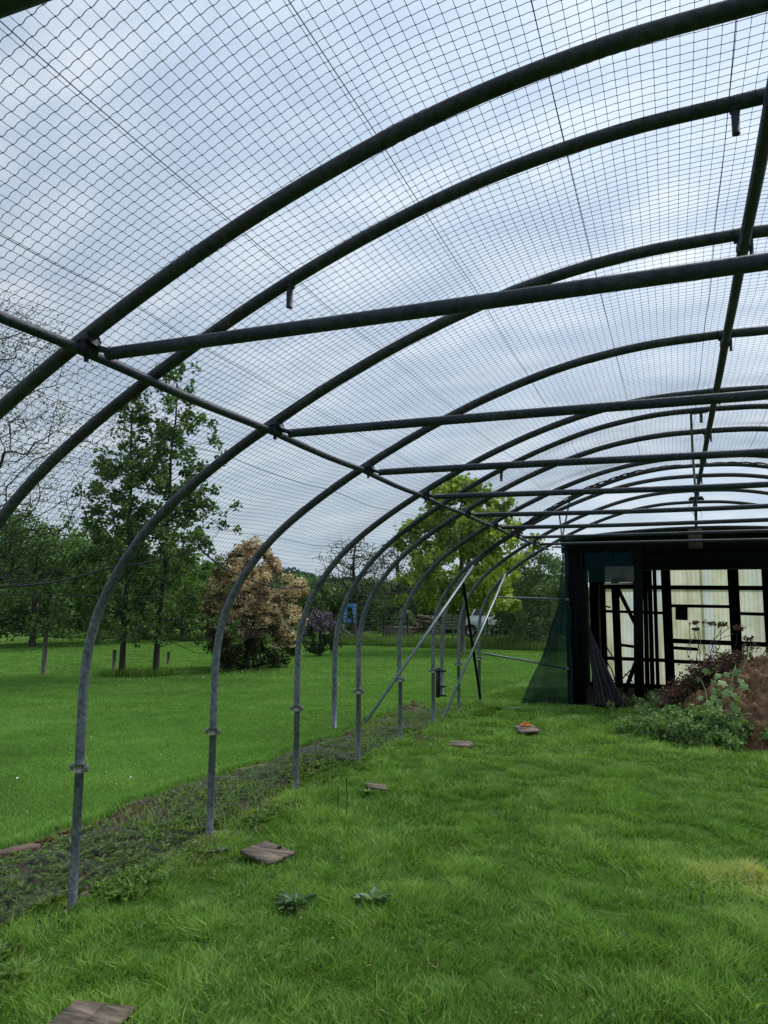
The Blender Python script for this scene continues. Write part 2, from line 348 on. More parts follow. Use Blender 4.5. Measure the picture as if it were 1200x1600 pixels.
x, y, h, wd, lm, la, tone = [np.concatenate([s[i] for s in S]) for i in range(7)]
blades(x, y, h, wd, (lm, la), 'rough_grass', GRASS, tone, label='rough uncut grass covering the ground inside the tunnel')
x, y = scatter(26000, -2.9, 4.4, 1.8, 9.5); k = keep_in(x, y) & (hnoise(x, y, 2.2, 17)+.7*hnoise(x, y, 8, 18) > .55); x, y = x[k], y[k]
blades(x, y, .085*RN.uniform(.6, 1.5, len(x)), .0065*RN.uniform(.7, 1.4, len(x)), (np.abs(RN.normal(.7, .3, len(x))), RN.uniform(0, 6.28, len(x))), 'coarse_grass', GRASS, .5+.25*hnoise(x, y, 5, 19), label='coarser broad bladed grass tufts standing up out of the turf')
# mown lawn outside
def lawn_set(n, y0, y1, x0, hm, wd):
    x, y = scatter(n, x0, -3.0, y0, y1); ex = edge_x(y); k = (x < ex+.02) | (y > 11.6); x, y = x[k], y[k]
    h = hm*RN.uniform(.6, 1.2, len(x)); st = .06*np.sin((x*.9+y*.35)*2.1)
    return x, y, h, np.full(len(x), wd), .47+.13*hnoise(x, y, .8, 21)+.12*hnoise(x, y, 3.4, 22)+.07*hnoise(x, y, 9, 23)+st
S = [lawn_set(260000, 2.5, 9, -8, .034, .006), lawn_set(240000, 6, 14, -14, .036, .011), lawn_set(160000, 13, 26, -24, .045, .02)]
x, y, h, wd, tone = [np.concatenate([s[i] for s in S]) for i in range(5)]
e = np.abs(x-edge_x(y)) < .1; h[e & (y < 11.5)] *= 1.9
blades(x, y, h, wd, .45, 'mown_lawn', LAWN, tone, label='short mown lawn outside the tunnel')

# bare reddish soil crumbs along the cut edge of the lawn
# ------------------------------------------------------------------ leaves and trees
def leaf_quads(P, size, up=.3, asp=.6, nrm=None):
    """one folded diamond leaf per point"""
    n = len(P); D = RN.normal(size=(n, 3)); D[:, 2] = D[:, 2]*.6+up; D /= np.linalg.norm(D, axis=1)[:, None]
    Q = RN.normal(size=(n, 3)); Q[:, 2] *= .5; S_ = np.cross(D, Q); S_ /= np.linalg.norm(S_, axis=1)[:, None]+1e-9; Nn = np.cross(D, S_)
    s = (size*RN.uniform(.6, 1.3, n))[:, None]
    a = P-D*s*.5; b_ = P+S_*s*asp*.5+Nn*s*.12; c = P+D*s*.5; d = P-S_*s*asp*.5+Nn*s*.12
    V = np.stack([a, b_, c, d], 1).reshape(-1, 3); F = np.arange(n*4).reshape(-1, 4); return V, F
def skeleton(base, trunk, pts, r0, rmin=.006, wob=.08):
    """connect attractor points to a growing skeleton; returns nodes, parents, radii"""
    nodes = [np.array(p, float) for p in trunk]; par = [-1]+list(range(len(trunk)-1))
    c = np.mean(trunk, axis=0); T = np.array(trunk)
    d = np.array([np.min(np.linalg.norm(T-p, axis=1)) for p in pts]); pts = np.asarray(pts)[np.argsort(d)]
    for p in pts:
        A = np.array(nodes); v = p-A; L = np.linalg.norm(v, axis=1)
        cost = L+.9*np.maximum(0, A[:, 2]-p[2]+.25*L)           # branches climb outwards
        i = int(np.argmin(cost)); q = A[i]; l = L[i]
        if l > .05:
            mid = q*.5+p*.5+RN.normal(0, wob, 3)*l; nodes.append(mid); par.append(i); nodes.append(p); par.append(len(nodes)-2)
    n = len(nodes); w_ = np.zeros(n)
    for i in range(n-1, 0, -1):
        w_[i] += 1; w_[par[i]] += w_[i]
    rad = np.maximum(rmin, r0*(w_/max(w_.max(), 1))**.55); return np.array(nodes), par, rad
def skel_mesh(nodes, par, rad, ntrunk, name, mat, parent):
    n = len(nodes); mb = MB(); mb.tube(nodes[:ntrunk], np.maximum(rad[:ntrunk], .02), 9)
    idx = np.arange(ntrunk, n); pr = np.array(par)[idx]; A = nodes[pr]; B = nodes[idx]; ra = np.minimum(rad[pr], rad[idx]*1.35); rb = rad[idx]
    T = B-A; T /= np.linalg.norm(T, axis=1)[:, None]+1e-9; ref = np.where(np.abs(T[:, 2:3]) < .8, np.array([[0, 0, 1.]]), np.array([[1., 0, 0]]))
    U = np.cross(T, ref); U /= np.linalg.norm(U, axis=1)[:, None]; W = np.cross(T, U); t = np.arange(5)*2*math.pi/5
    ring = U[:, None]*np.cos(t)[None, :, None]+W[:, None]*np.sin(t)[None, :, None]
    V = np.concatenate([A[:, None]+ring*ra[:, None, None], B[:, None]+ring*rb[:, None, None]], 1).reshape(-1, 3)
    i = (np.arange(len(idx))*10)[:, None]; j = np.arange(5)[None]; k = (j+1) % 5
    F = np.stack([i+j, i+k, i+5+k, i+5+j], -1).reshape(-1, 4); mb.add(V, F)
    return mb.build(name, mat, parent, True)
def envelope(n, base, z0, z1, prof, squash=1.0, inner=.35, lump=.25, seed=1):
    """n points inside a crown; prof(t) = radius at height fraction t"""
    out = []; rr = np.random.default_rng(seed)
    ph = rr.uniform(0, 6.28, 6)
    while len(out) < n:
        t = rr.uniform(); a = rr.uniform(0, 2*math.pi); R = prof(t)*(1+lump*math.sin(3*a+ph[0]+5*t)*math.sin(7*t+ph[1])+lump*.6*math.sin(5*a+ph[2]-9*t))
        q = rr.uniform(inner, 1)**.6
        if rr.uniform()*max(prof(x_) for x_ in (.2, .4, .6, .8)) > R*1.1: continue
        out.append((base[0]+math.cos(a)*R*q*squash, base[1]+math.sin(a)*R*q, z0+(z1-z0)*t))
    return np.array(out)
def tree(name, label, cat, base, h, z0, prof, nb, nl, ls, lmat, r0=.1, clump=.3, bark=BARK, group=None, seed=1, lean=(0, 0), squash=1., inner=.3, lump=.25, up=.3, asp=.65, tone=None, wob=.1, rmin=.006, extra=None, crown='crown', flat=1.0):
    base = np.array([base[0], base[1], 0.]); base[2] = float(ground_z(base[0], base[1]))-.03 if abs(base[0]) < 60 and base[1] < 60 else 0
    root = empty(name, base, label, cat, group)
    k = 9; ts = np.linspace(0, 1, k); rr = np.random.default_rng(seed+50)
    tr = [base+np.array([lean[0]*t+.03*h*rr.normal()*t*.35, lean[1]*t+.03*h*rr.normal()*t*.35, t*h*.93]) for t in ts]
    P = envelope(nb, (base[0]+lean[0]*.6, base[1]+lean[1]*.6), base[2]+z0, base[2]+h, prof, squash, inner, lump, seed)
    nodes, par, rad = skeleton(base, tr, P, r0, rmin, wob); rad[:k] = np.maximum(rad[:k], r0*(1-.93*ts)); rad[0] *= 1.25
    skel_mesh(nodes, par, rad, k, 'trunk', bark, root)
    if nl:
        tips = nodes[k:]; tips = tips[1::2] if len(tips) > 2 else tips
        per = rr.uniform(.3, 1.7, len(tips)); per = per/per.sum(); ci = rr.choice(len(tips), nl, p=per)
        off = rr.normal(0, 1, (nl, 3)); off /= np.linalg.norm(off, axis=1)[:, None]; off *= (clump*rr.uniform(0, 1, nl)**.5)[:, None]; off[:, 2] *= flat
        L = tips[ci]+off; ct = rr.normal(0, .14, len(tips))
        L[:, 2] = np.maximum(L[:, 2], base[2]+.06)
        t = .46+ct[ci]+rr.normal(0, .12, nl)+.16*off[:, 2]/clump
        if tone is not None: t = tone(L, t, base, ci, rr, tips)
        V, F = leaf_quads(L, ls, up, asp)
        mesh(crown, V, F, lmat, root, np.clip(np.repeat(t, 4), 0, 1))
    return root

ALDER = leafmat('alder_leaf', [(0, (0.0368, 0.0699, 0.0221)), (.5, (0.092, 0.175, 0.046)), (1, (0.221, 0.35, 0.11))], .3)
DARKL = leafmat('dark_leaf', [(0, (0.0348, 0.0696, 0.0244)), (.5, (0.113, 0.217, 0.0575)), (1, (0.26, 0.401, 0.122))], .25)
MIDL = leafmat('mid_leaf', [(0, (0.0486, 0.0972, 0.0276)), (.5, (0.162, 0.283, 0.0616)), (1, (0.324, 0.486, 0.121))], .3)
MAPLE = leafmat('maple_leaf', [(0, (0.0867, 0.139, 0.0241)), (.4, (0.26, 0.37, 0.0603)), (.75, (0.485, 0.587, 0.141)), (1, (0.729, 0.773, 0.281))], .42)
PALE = leafmat('cream_flowering_leaf', [(0, (.02, .034, .014)), (.3, (.05, .065, .026)), (.42, (.17, .105, .065)), (.6, (.5, .33, .2)), (.8, (.8, .6, .39)), (1, (.9, .76, .53))], .2)
LILAC = leafmat('lilac_leaf', [(0, (.015, .035, .012)), (.5, (.04, .09, .03)), (.68, (.08, .12, .05)), (.75, (.2, .12, .25)), (1, (.42, .28, .5))], .2)
TWIGL = leafmat('young_leaf', [(0, (0.042, 0.07, 0.0168)), (.5, (0.112, 0.168, 0.042)), (1, (0.224, 0.28, 0.084))], .3)
FARL = leafmat('far_leaf', [(0, (0.0267, 0.0567, 0.0518)), (.5, (0.0547, 0.108, 0.0891)), (1, (0.103, 0.169, 0.13))], .15)  # distance haze painted in as blue-green leaf colour
HEDGE = leafmat('hedge_leaf', [(0, (0.0437, 0.0811, 0.0406)), (.5, (0.117, 0.203, 0.0811)), (1, (0.234, 0.343, 0.149))], .25)  # some blue haze of the far tree line mixed into the leaf colour

g = gnd(190, 1057); tree('alder_tree', 'slim dark alder on the lawn, left trunk of the close pair, standing straight', 'tree', g, 6.3, .95, lambda t: 1.2*(math.sin(math.pi*min(1, t*.75+.2))**.5)*(1.1-t*.5), 290, 8800, .1, ALDER, .06, .15, group='alder pair', seed=3, inner=.1, lump=.4, bark=BARKD)
g = gnd(243, 1057); tree('alder_tree', 'slim dark alder on the lawn, right trunk of the close pair, slightly leaning and taller', 'tree', g, 7.0, .75, lambda t: 1.5*(math.sin(math.pi*min(1, t*.75+.2))**.5)*(1.15-t*.65), 330, 9200, .1, ALDER, .06, .15, group='alder pair', seed=8, lean=(.25, .1), inner=.1, lump=.45, bark=BARKD)
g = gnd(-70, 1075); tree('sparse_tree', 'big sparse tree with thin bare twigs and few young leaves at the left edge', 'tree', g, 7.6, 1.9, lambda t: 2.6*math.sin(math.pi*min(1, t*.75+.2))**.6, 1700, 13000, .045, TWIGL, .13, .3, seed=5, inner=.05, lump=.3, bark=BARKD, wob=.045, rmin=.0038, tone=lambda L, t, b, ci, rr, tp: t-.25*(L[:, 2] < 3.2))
# dense trees at the left, beyond the alders
for k, (px, py, hh, rr_, sd_) in enumerate([(50, 1012, 3.9, 2.0, 21), (150, 1006, 4.1, 1.9, 22), (-60, 1010, 4.6, 2.6, 23), (285, 1000, 3.4, 1.7, 24)]):
    lab = ['dense dark bush tree narrowing to a V of stems behind the wooden stake', 'dense leafy tree behind the straight alder trunk', 'bushy dark tree at the far left edge behind the sparse tree', 'leafy tree between the alder pair and the cream bush'][k]
    g = gnd(px, py); tree('broadleaf_tree', lab, 'tree', g, hh*1.12, .65, (lambda r_: lambda t: r_*(math.sin(math.pi*min(1, t*.8+.14))**.55))(rr_), 170, 11000, .14, [DARKL, MIDL, DARKL, MIDL][k], .1, .42, group='leafy trees along the left side', seed=sd_, inner=.3)
# cream flowering bush
def pale_tone(L, t, b, ci, rr, tp):
    hgt = (L[:, 2]-b[2])/3.2; r = np.hypot(L[:, 0]-b[0], L[:, 1]-b[1])/1.25
    top = tp[ci][:, 2]; loc = L[:, 2]-top
    cr = (hgt > .28+.12*np.sin(L[:, 0]*3)) & (loc > -.09) & (rr.uniform(size=len(t)) < .9)
    cc = np.sin(ci*12.9898)*.5+.5
    cr &= cc > .16
    v = np.where(cr, .56+.3*rr.uniform(size=len(t))+.3*(cc-.4)+loc*.5, np.where((cc < .35) & (hgt > .25), .43+.05*rr.normal(size=len(t)), .12+.12*rr.uniform(size=len(t))))
    return v
g = gnd(385, 1045); tree('cream_bush', 'large round bush covered in cream and brown flower sprays on the lawn', 'bush', g, 3.2, .12, lambda t: 1.0*(math.sin(math.pi*min(1, t*.84+.13))**.6)*(1.12-.42*t*t), 330, 32000, .08, PALE, .08, .17, seed=31, inner=.55, lump=.4, tone=pale_tone, up=.5, asp=.5, bark=BARKD, squash=1.0)
def lil_tone(L, t, b, ci, rr, tp):
    hh = (L[:, 2]-b[2])/1.5; cc = np.sin(ci*7.77)*.5+.5
    return np.where((hh > .45) & (cc > .45), .8+.12*rr.normal(size=len(t)), .35+.15*rr.normal(size=len(t)))
g = gnd(500, 1025); tree('lilac_bush', 'small bush with purple lilac flowers right of the cream bush', 'bush', g, 1.35, .18, lambda t: .62*(math.sin(math.pi*min(1, t*.8+.15))**.6), 110, 6000, .06, LILAC, .05, .13, seed=33, tone=lil_tone, bark=BARKD)
# maple
g = gnd(722, 1018); tree('maple_tree', 'bright yellow green maple with straight trunk at the far edge of the lawn', 'tree', g, 5.9, 1.45, lambda t: 1.95*(math.sin(math.pi*min(1, t*.78+.2))**.6)*(1.05-.35*t), 430, 17000, .15, MAPLE, .1, .27, bark=BARKL, seed=41, inner=.3, lump=.45, asp=.85, up=0)
g = gnd(835, 1012); tree('hedge_bush', 'broad leafy bush beside the green shade net', 'bush', (g[0], g[1]+1), 3.6, .1, lambda t: 1.75*(math.sin(math.pi*min(1, t*.7+.28))**.5), 240, 15000, .11, HEDGE, .08, .33, seed=43, inner=.3)
# bare trees further off
g = at(553, 990, 33); tree('bare_tree', 'small bare twiggy tree above the blue frame in the distance', 'tree', (g[0], g[1]), 4.6, 1.8, lambda t: 1.9*math.sin(math.pi*min(1, t*.7+.2))**.6, 420, 1500, .09, TWIGL, .14, .35, seed=51, bark=BARKD, inner=.1, wob=.18, rmin=.014)
g = at(622, 990, 38); tree('bare_tree', 'bare grey tree left of the maple in the distance', 'tree', (g[0], g[1]), 4.9, 2.0, lambda t: 1.7*math.sin(math.pi*min(1, t*.7+.2))**.6, 380, 500, .09, TWIGL, .13, .35, seed=52, bark=BARKD, inner=.1, wob=.18, rmin=.016)
# tree line behind the lawn
line = [(-120, 34, 870), (30, 42, 858), (120, 36, 880), (215, 44, 868), (300, 40, 885), (352, 46, 880), (430, 44, 900), (482, 40, 900), (525, 46, 905), (575, 42, 912), (612, 50, 915), (655, 40, 905), (700, 46, 905), (748, 40, 900), (792, 44, 905), (850, 40, 908), (905, 38, 905)]
labs = ['far left edge, behind the sparse tree', 'behind the dark V-stemmed bush tree', 'left of the alder pair', 'directly behind the alder pair', 'just right of the alder pair', 'behind the left side of the cream bush', 'behind the top of the cream bush', 'behind the lilac bush', 'left of the blue frame', 'right of the blue frame', 'above the fence, left of the log pile', 'above the log pile', 'left behind the maple trunk', 'right behind the maple trunk', 'above the white car', 'behind the shade net', 'hidden mostly by the black shed']
for k, (px, Y, ty) in enumerate(line[:-1]):
    g = at(px, 1000, Y); top = at(px, ty, Y)[2]
    tree('hedgerow_tree', 'dark rounded tree in the far tree line, '+labs[k], 'tree', (g[0], g[1]), top*random.uniform(.93, 1.06), .1, (lambda r_: lambda t: r_*(math.sin(math.pi*min(1, t*.62+.36))**.45))(random.uniform(2.0, 2.7)), 130, 6500, .2, [HEDGE, DARKL, HEDGE][k % 3], .13, .55, group='trees in the far tree line', seed=60+k, inner=.4, rmin=.02)

# far wooded hill
def hill_h(x): 
    return x
HX = np.linspace(-150, 60, 120)
mbp = []
for sx in HX:
    pass
def ridge(px): return np.interp(px, [-300, 0, 120, 300, 420, 480, 560, 700, 900, 1200], [868, 872, 872, 876, 882, 890, 906, 914, 918, 920])
px = np.linspace(-350, 1300, 90); Yh = 170.
top = np.array([at(p, ridge(p)+7, Yh) for p in px])
V = []; 
for P in top: V += [(P[0]*.62, P[1]*.62, -.2), (P[0]*.8, P[1]*.8, P[2]*.45), tuple(P), (P[0]*1.5, P[1]*1.5, P[2]*1.1), (P[0]*2.2, P[1]*2.2, -1)]
F = [(i*5+j, (i+1)*5+j, (i+1)*5+j+1, i*5+j+1) for i in range(len(px)-1) for j in range(4)]
tag(mesh('hill', np.array(V), np.array(F), surf('hill_ground', [(.3, (.03, .06, .04)), (.7, (.05, .085, .05))], .05), None, None, True), kind='structure')
n = 30000; i = RN.uniform(0, len(px)-1.001, n); i0 = i.astype(int); fr = (i-i0)[:, None]; P = top[i0]*(1-fr)+top[i0+1]*fr; k = RN.uniform(.66, 1.0, n)
zt = np.interp(k, [.62, .8, 1.0], [0, .45, 1]); P2 = np.stack([P[:, 0]*k, P[:, 1]*k, P[:, 2]*zt], 1)
P2[:, 2] += (1.6*np.clip(.3+hnoise(P2[:, 0], P2[:, 1], .22, 31), -.3, 1.6)+.5*hnoise(P2[:, 0], P2[:, 1], 1.1, 32))*RN.uniform(.1, 1, n)
V, F = leaf_quads(P2, 1.5, .2, .8); tag(mesh('distant_woodland', V, F, FARL, None, np.repeat(np.clip(.5+.3*hnoise(P2[:, 0], P2[:, 1], .3, 33)+RN.normal(0, .15, n), 0, 1), 4)), 'blue green woodland covering the distant low hill', 'woodland', kind='stuff')

# long grass along the far edge of the lawn
n = 42000; x = RN.uniform(-27, 1, n); y = RN.uniform(26.0, 31, n); k = hnoise(x, y, .8, 41)
blades(x, y, (.24+.14*np.clip(k, -1, 1))*RN.uniform(.5, 1.3, n), np.full(n, .022), .4, 'long_grass', leafmat('long_grass_blades', [(0, (0.03, 0.06, 0.015)), (.5, (0.105, 0.195, 0.045)), (1, (0.255, 0.36, 0.105))], .3), .42+.25*k, label='band of long uncut grass behind the mown lawn')
# ------------------------------------------------------------------ tunnel frame
frame = empty('tunnel_frame', (RX, 0, 0), 'grey steel hoop frame of a netted polytunnel standing on the grass', 'tunnel frame')
def add_child(par_, name, mb, mat, smooth=True): return mb.build(name, mat, par_, smooth)
H = half()
full = np.vstack([H[::-1]*[-1, 1, 1], H[1:]])
for i, Y in enumerate(HY):
    jit = [0, 0, .0, .004, 0, 0, -.01, 0, .01, 0][i]
    P = full.copy(); P[:, 0] += RX+jit; P[:, 1] = Y
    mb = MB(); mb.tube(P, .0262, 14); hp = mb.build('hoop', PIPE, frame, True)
    for s in (-1, 1):
        x = RX+s*3.402
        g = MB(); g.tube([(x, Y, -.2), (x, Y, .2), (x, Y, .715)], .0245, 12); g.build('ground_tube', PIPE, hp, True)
        c = MB(); c.tube([(x, Y, .675), (x, Y, .72)], .033, 14)
        for q in (-1, 1):
            c.box((x+q*.044, Y-.004, .698), (.034, .008, .038)); c.tube([(x+q*.047, Y-.02, .698), (x+q*.047, Y+.016, .698)], .007, 6)
        c.build('clamp', BRACKET, hp)
# purlins and crossbars
def purlin(x, z, y0, y1, r=.0185):
    ys_ = np.arange(y0, y1+.01, .3); P = np.stack([np.full(len(ys_), x), ys_, z-.012*np.abs(np.sin((ys_-.72)*math.pi/1.3))], 1)
    P[-1, 1] = y1; mb = MB(); mb.tube(P, r, 10); return mb.build('purlin', PIPE_D, frame, True)
pl = purlin(-1.925, 2.485, -.8, 12.47); pr_ = purlin(2*RX+1.925, 2.485, -.8, 12.47); pc = purlin(RX, 3.108, -.8, 12.47, .023)
for i, Y in enumerate(HY[:-1]):
    mb = MB(); xs_ = np.linspace(-1.84, 2*RX+1.84, 25); mb.tube(np.stack([xs_, np.full(25, Y+.03), 2.474+.006*np.sin(xs_*1.3+i)-.012*np.cos((xs_-RX)*math.pi/4)], 1), .0228 if i < 7 else .02, 12)
    cb = mb.build('crossbar', PIPE_D, frame, True)
    for s in (-1, 1):   # clamps where bar, hoop and purlin meet
        x = RX+s*2.235
        c = MB(); c.tube([(x-.03, Y, 2.512+.012*s), (x+.03, Y, 2.512-.012*s)], .0345, 10); c.box((x-s*.06, Y+.022, 2.482), (.08, .035, .02), ry=.3); c.tube([(x, Y-.035, 2.487), (x, Y+.035, 2.487)], .0255, 8); c.tube([(x, Y, 2.44), (x, Y, 2.56)], .009, 6)
        c.build('joint_clamp', PIPE_D, cb)
    c = MB(); c.tube([(RX, Y-.04, 3.112), (RX, Y+.04, 3.112)], .028, 10); c.tube([(RX-.035, Y, 3.16), (RX+.035, Y, 3.16)], .0345, 10); c.tube([(RX+.03, Y, 3.06), (RX+.03, Y, 3.14)], .009, 6)
    c.build('ridge_clamp', PIPE_D, cb)
# outer hoops that carry the net
for Y, kx, rr_, stubs in ((2.44, 1.0, .024, ((453, 440), (1148, 165))), (6.47, .97, .0235, ((783, 722), (1095, 640))), (9.13, .9, .023, ())):
    h_ = half(kx, .004); P = np.vstack([h_[::-1]*[-1, 1, 1], h_[1:]]); P[0, 2] = .46; P[-1, 2] = .46; P[:, 0] += RX; P[:, 1] = Y
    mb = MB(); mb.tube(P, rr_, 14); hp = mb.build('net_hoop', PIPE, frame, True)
    for px_, py_ in stubs:
        q = at(px_, py_, Y); zz = float(np.interp(abs(q[0]-RX), h_[:, 0], h_[:, 2]))
        c = MB(); c.tube([(q[0], Y, zz+.01), (q[0], Y, zz-.105)], .0125, 10); c.box((q[0], Y, zz-.02), (.03, .03, .02)); c.build('stub_post', PIPE_D, hp)
    if not stubs:   # dark plate strapped to the end of this leg
        x = P[0, 0]; c = MB(); c.box((x-.05, Y, .62), (.05, .035, .36))
        for z_ in (.47, .58, .77): c.tube([(x-.07, Y-.03, z_), (x+.06, Y-.03, z_)], .012, 6)
        c.build('end_plate', BLACKM, hp)
# braces
def hoop_pt(px_, py_, Y): q = at(px_, py_, Y); return q
mb = MB(); mb.bar((-3.02, 7.33, .38), hoop_pt(740, 884, 9.06), .026, .022); mb.build('brace', BRACE, frame)
mb = MB(); mb.bar((-3.0, 9.95, .0), hoop_pt(790, 897, 12.36), .028, .024); mb.build('brace', BRACE, frame)
mb = MB(); mb.bar(hoop_pt(751, 1093, 12.2), hoop_pt(723, 905, 9.9), .035, .03); mb.build('dark_brace', BLACKW, frame)
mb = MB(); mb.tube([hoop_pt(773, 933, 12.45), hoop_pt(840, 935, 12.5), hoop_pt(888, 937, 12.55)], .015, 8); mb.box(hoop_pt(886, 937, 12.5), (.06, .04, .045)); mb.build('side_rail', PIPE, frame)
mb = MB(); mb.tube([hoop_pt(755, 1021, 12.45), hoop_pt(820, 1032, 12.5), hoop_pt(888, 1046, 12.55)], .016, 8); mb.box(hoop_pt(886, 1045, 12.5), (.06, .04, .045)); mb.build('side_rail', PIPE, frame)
for a_, b_ in (((890, 783), (877, 848)), ((873, 796), (879, 846))):
    mb = MB(); mb.tube([hoop_pt(*a_, 12.45), hoop_pt(*b_, 12.52)], .014, 8); mb.build('stay', BRACKET, frame)
mb = MB(); mb.tube([hoop_pt(862, 854.5, 12.46), hoop_pt(880, 855, 12.5)], .016, 8); mb.tube([hoop_pt(869, 852, 12.46), hoop_pt(872, 849, 12.46)], .018, 6); mb.build('end_fitting', BRACKET, frame)
# rod hanging along the ridge
mb = MB(); mb.tube([at(1106, 643, 6.7), at(1079, 646.5, 6.7)], .011, 8); mb.tube([at(1079.5, 646, 6.7), at(1083, 720, 6.85), at(1086.5, 765, 7.1)], .010, 8)
mb.build('hanging_rod', BRACKET, frame)
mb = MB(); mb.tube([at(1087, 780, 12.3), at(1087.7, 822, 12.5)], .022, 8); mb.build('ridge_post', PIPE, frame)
mb = MB(); mb.box(at(1088, 780, 12.3), (.22, .05, .03)); mb.tube([at(1078, 778, 12.28), at(1098, 777, 12.28)], .018, 8); mb.build('ridge_bracket', BLACKM, frame)
wv = MB()
for pts_ in (((1078, 788), (1074, 796), (1079, 799), (1087, 806), (1085, 799), (1090, 797), (1097, 803), (1094, 809)), ((1079, 791), (1083, 800), (1086, 810))):
    wv.tube(catmull([at(*p, 12.3) for p in pts_], 5), .003, 5)
wv.build('loose_wire', BLACKM, frame)

# ------------------------------------------------------------------ nets
def net_profile():
    h_ = half(1.0, .0, .036)
    L = np.vstack([h_[::-1]*[-1, 1, 1], h_[1:]]); L[:, 0] += RX
    s = np.concatenate([[0], np.cumsum(np.linalg.norm(np.diff(L, axis=0), axis=1))]); return L, s
NP, NS = net_profile()
def net_pt(s, Y):
    x = np.interp(s, NS, NP[:, 0]); z = np.interp(s, NS, NP[:, 2])
    sag = 0
    for a_, b_ in zip([-2.0]+HY[:-1], HY):
        t = np.clip((Y-a_)/(b_-a_), 0, 1); sag = sag+np.where((Y >= a_) & (Y < b_), np.sin(t*math.pi), 0)
    r = (.028*sag+.02*hnoise(s, Y, 2.3, 71))*np.clip((z-1.2)*1.5, 0, 1)
    kk = 1-.1*np.clip((Y-8.65)/.45, 0, 1)**1.5-.03*np.exp(-((Y-6.47)/.28)**2)
    x = RX+(x-RX)*kk
    dx = (x-RX); return np.stack([x-r*dx/3.4, Y+0*x+.016*hnoise(s, Y, 1.5, 73), z-r*.9], -1)
def rope_z(Y):     # lower edge of the roof net on the left: swags between tied-up points
    P = [( -2, 1.6), (1.3, 1.78), (2.6, 1.68), (3.97, 1.96), (4.6, 1.73), (5.2, 1.66), (6.0, 1.7), (6.65, 1.90), (7.2, 1.72), (7.9, 1.68), (8.6, 1.72), (9.3, 1.80)]
    K = [(-2, 1.7, .1), (1.3, 1.8, .14), (3.97, 1.955, .2), (6.65, 1.905, .19), (9.15, 1.86, .16)]; Y = np.asarray(Y, float); z = np.full(Y.shape, 1.8)
    for (a_, za, _), (b_, zb, d_) in zip(K[:-1], K[1:]):
        t = np.clip((Y-a_)/(b_-a_), 0, 1); z = np.where((Y >= a_) & (Y <= b_), za+(zb-za)*t-d_*4*t*(1-t), z)
    return z
net = empty('roof_net', (RX, 0, 3.2), 'black square mesh bird net stretched over the hoops', 'net')
CELL = .0455; S0 = float(np.interp(0, [0], [0])); smax = NS[-1]
left_of_z = lambda z: np.interp(z, NP[:len(NP)//2, 2], NS[:len(NP)//2])      # arc position of a height on the left
Ys = [-.9]
while Ys[-1] < 9.08: Ys.append(Ys[-1]+(.0352 if Ys[-1] < 2 else .0366))
Ss = [.02]
while Ss[-1] < smax-.05: Ss.append(Ss[-1]+.0355+.001*min(1, max(0, (Ss[-1]-1.4)/2.6)))
Ys = np.array(Ys); Ss = np.array(Ss)
allV = []; allF = []; off = 0
def push(V, F):
    global off
    allV.append(V); allF.append(F+off); off += len(V)
cut = left_of_z(rope_z(Ys))
# cross threads, wavy between knots
for grp, (y0, y1, per, r) in enumerate(((-1, 3.2, 6, .00108), (3.2, 9.3, 2, .00092))):
    ysel = Ys[(Ys >= y0) & (Ys < y1)]; j = np.interp(np.arange(len(Ss)*per-per+1)/per, np.arange(len(Ss)), Ss)
    ph = (np.arange(len(j)) % per)/per; wav = .0028*np.clip(1.0-.75*(j-2.4)/1.6, .3, 1)*np.sin(ph*2*math.pi+.5)
    P = np.stack([net_pt(j, yy+wav*(1 if per > 2 else 0)+(0 if per > 2 else .004*(np.arange(len(j)) % 2))) for yy in ysel])
    c_ = left_of_z(rope_z(ysel)); j2 = np.maximum(j[None, :], c_[:, None])           # gather below the rope onto it
    P = np.stack([net_pt(j2[a_], ysel[a_]+wav*(1 if per > 2 else 0)) for a_ in range(len(ysel))])
    V, F = polylines3(P, r); 
    keepseg = (j[None, 1:] > c_[:, None]); F = F.reshape(len(ysel), len(j)-1, 3, 4)[keepseg].reshape(-1, 4); push(V, F)
# long threads
yy = np.arange(-.9, 9.15, CELL/1.0); yline = np.repeat(yy, 1)
P = np.stack([net_pt(np.full(len(yline), s), yline) for s in Ss]); V, F = polylines3(P, .00092)
keepseg = (Ss[:, None] > left_of_z(rope_z(yline))[None, 1:]); F = F.reshape(len(Ss), len(yline)-1, 3, 4)[keepseg].reshape(-1, 4); push(V, F)
# knots on the nearer part
YK = Ys[Ys < 4.2]; A_, B_ = np.meshgrid(Ss, YK); kk = A_.ravel() > left_of_z(rope_z(B_.ravel())); K = net_pt(A_.ravel()[kk], B_.ravel()[kk])
oc = np.array([(1, 0, 0), (-1, 0, 0), (0, 1, 0), (0, -1, 0), (0, 0, 1), (0, 0, -1)])*[.0031, .0025, .0023]
V = (K[:, None]+oc[None]).reshape(-1, 3); f8 = np.array([(0, 2, 4), (2, 1, 4), (1, 3, 4), (3, 0, 4), (2, 0, 5), (1, 2, 5), (3, 1, 5), (0, 3, 5)])
kF = (np.arange(len(K))[:, None, None]*6+f8[None]).reshape(-1, 3)+off
mesh('mesh_panel', np.concatenate(allV+[V]), [np.concatenate(allF), kF], NETM, net)
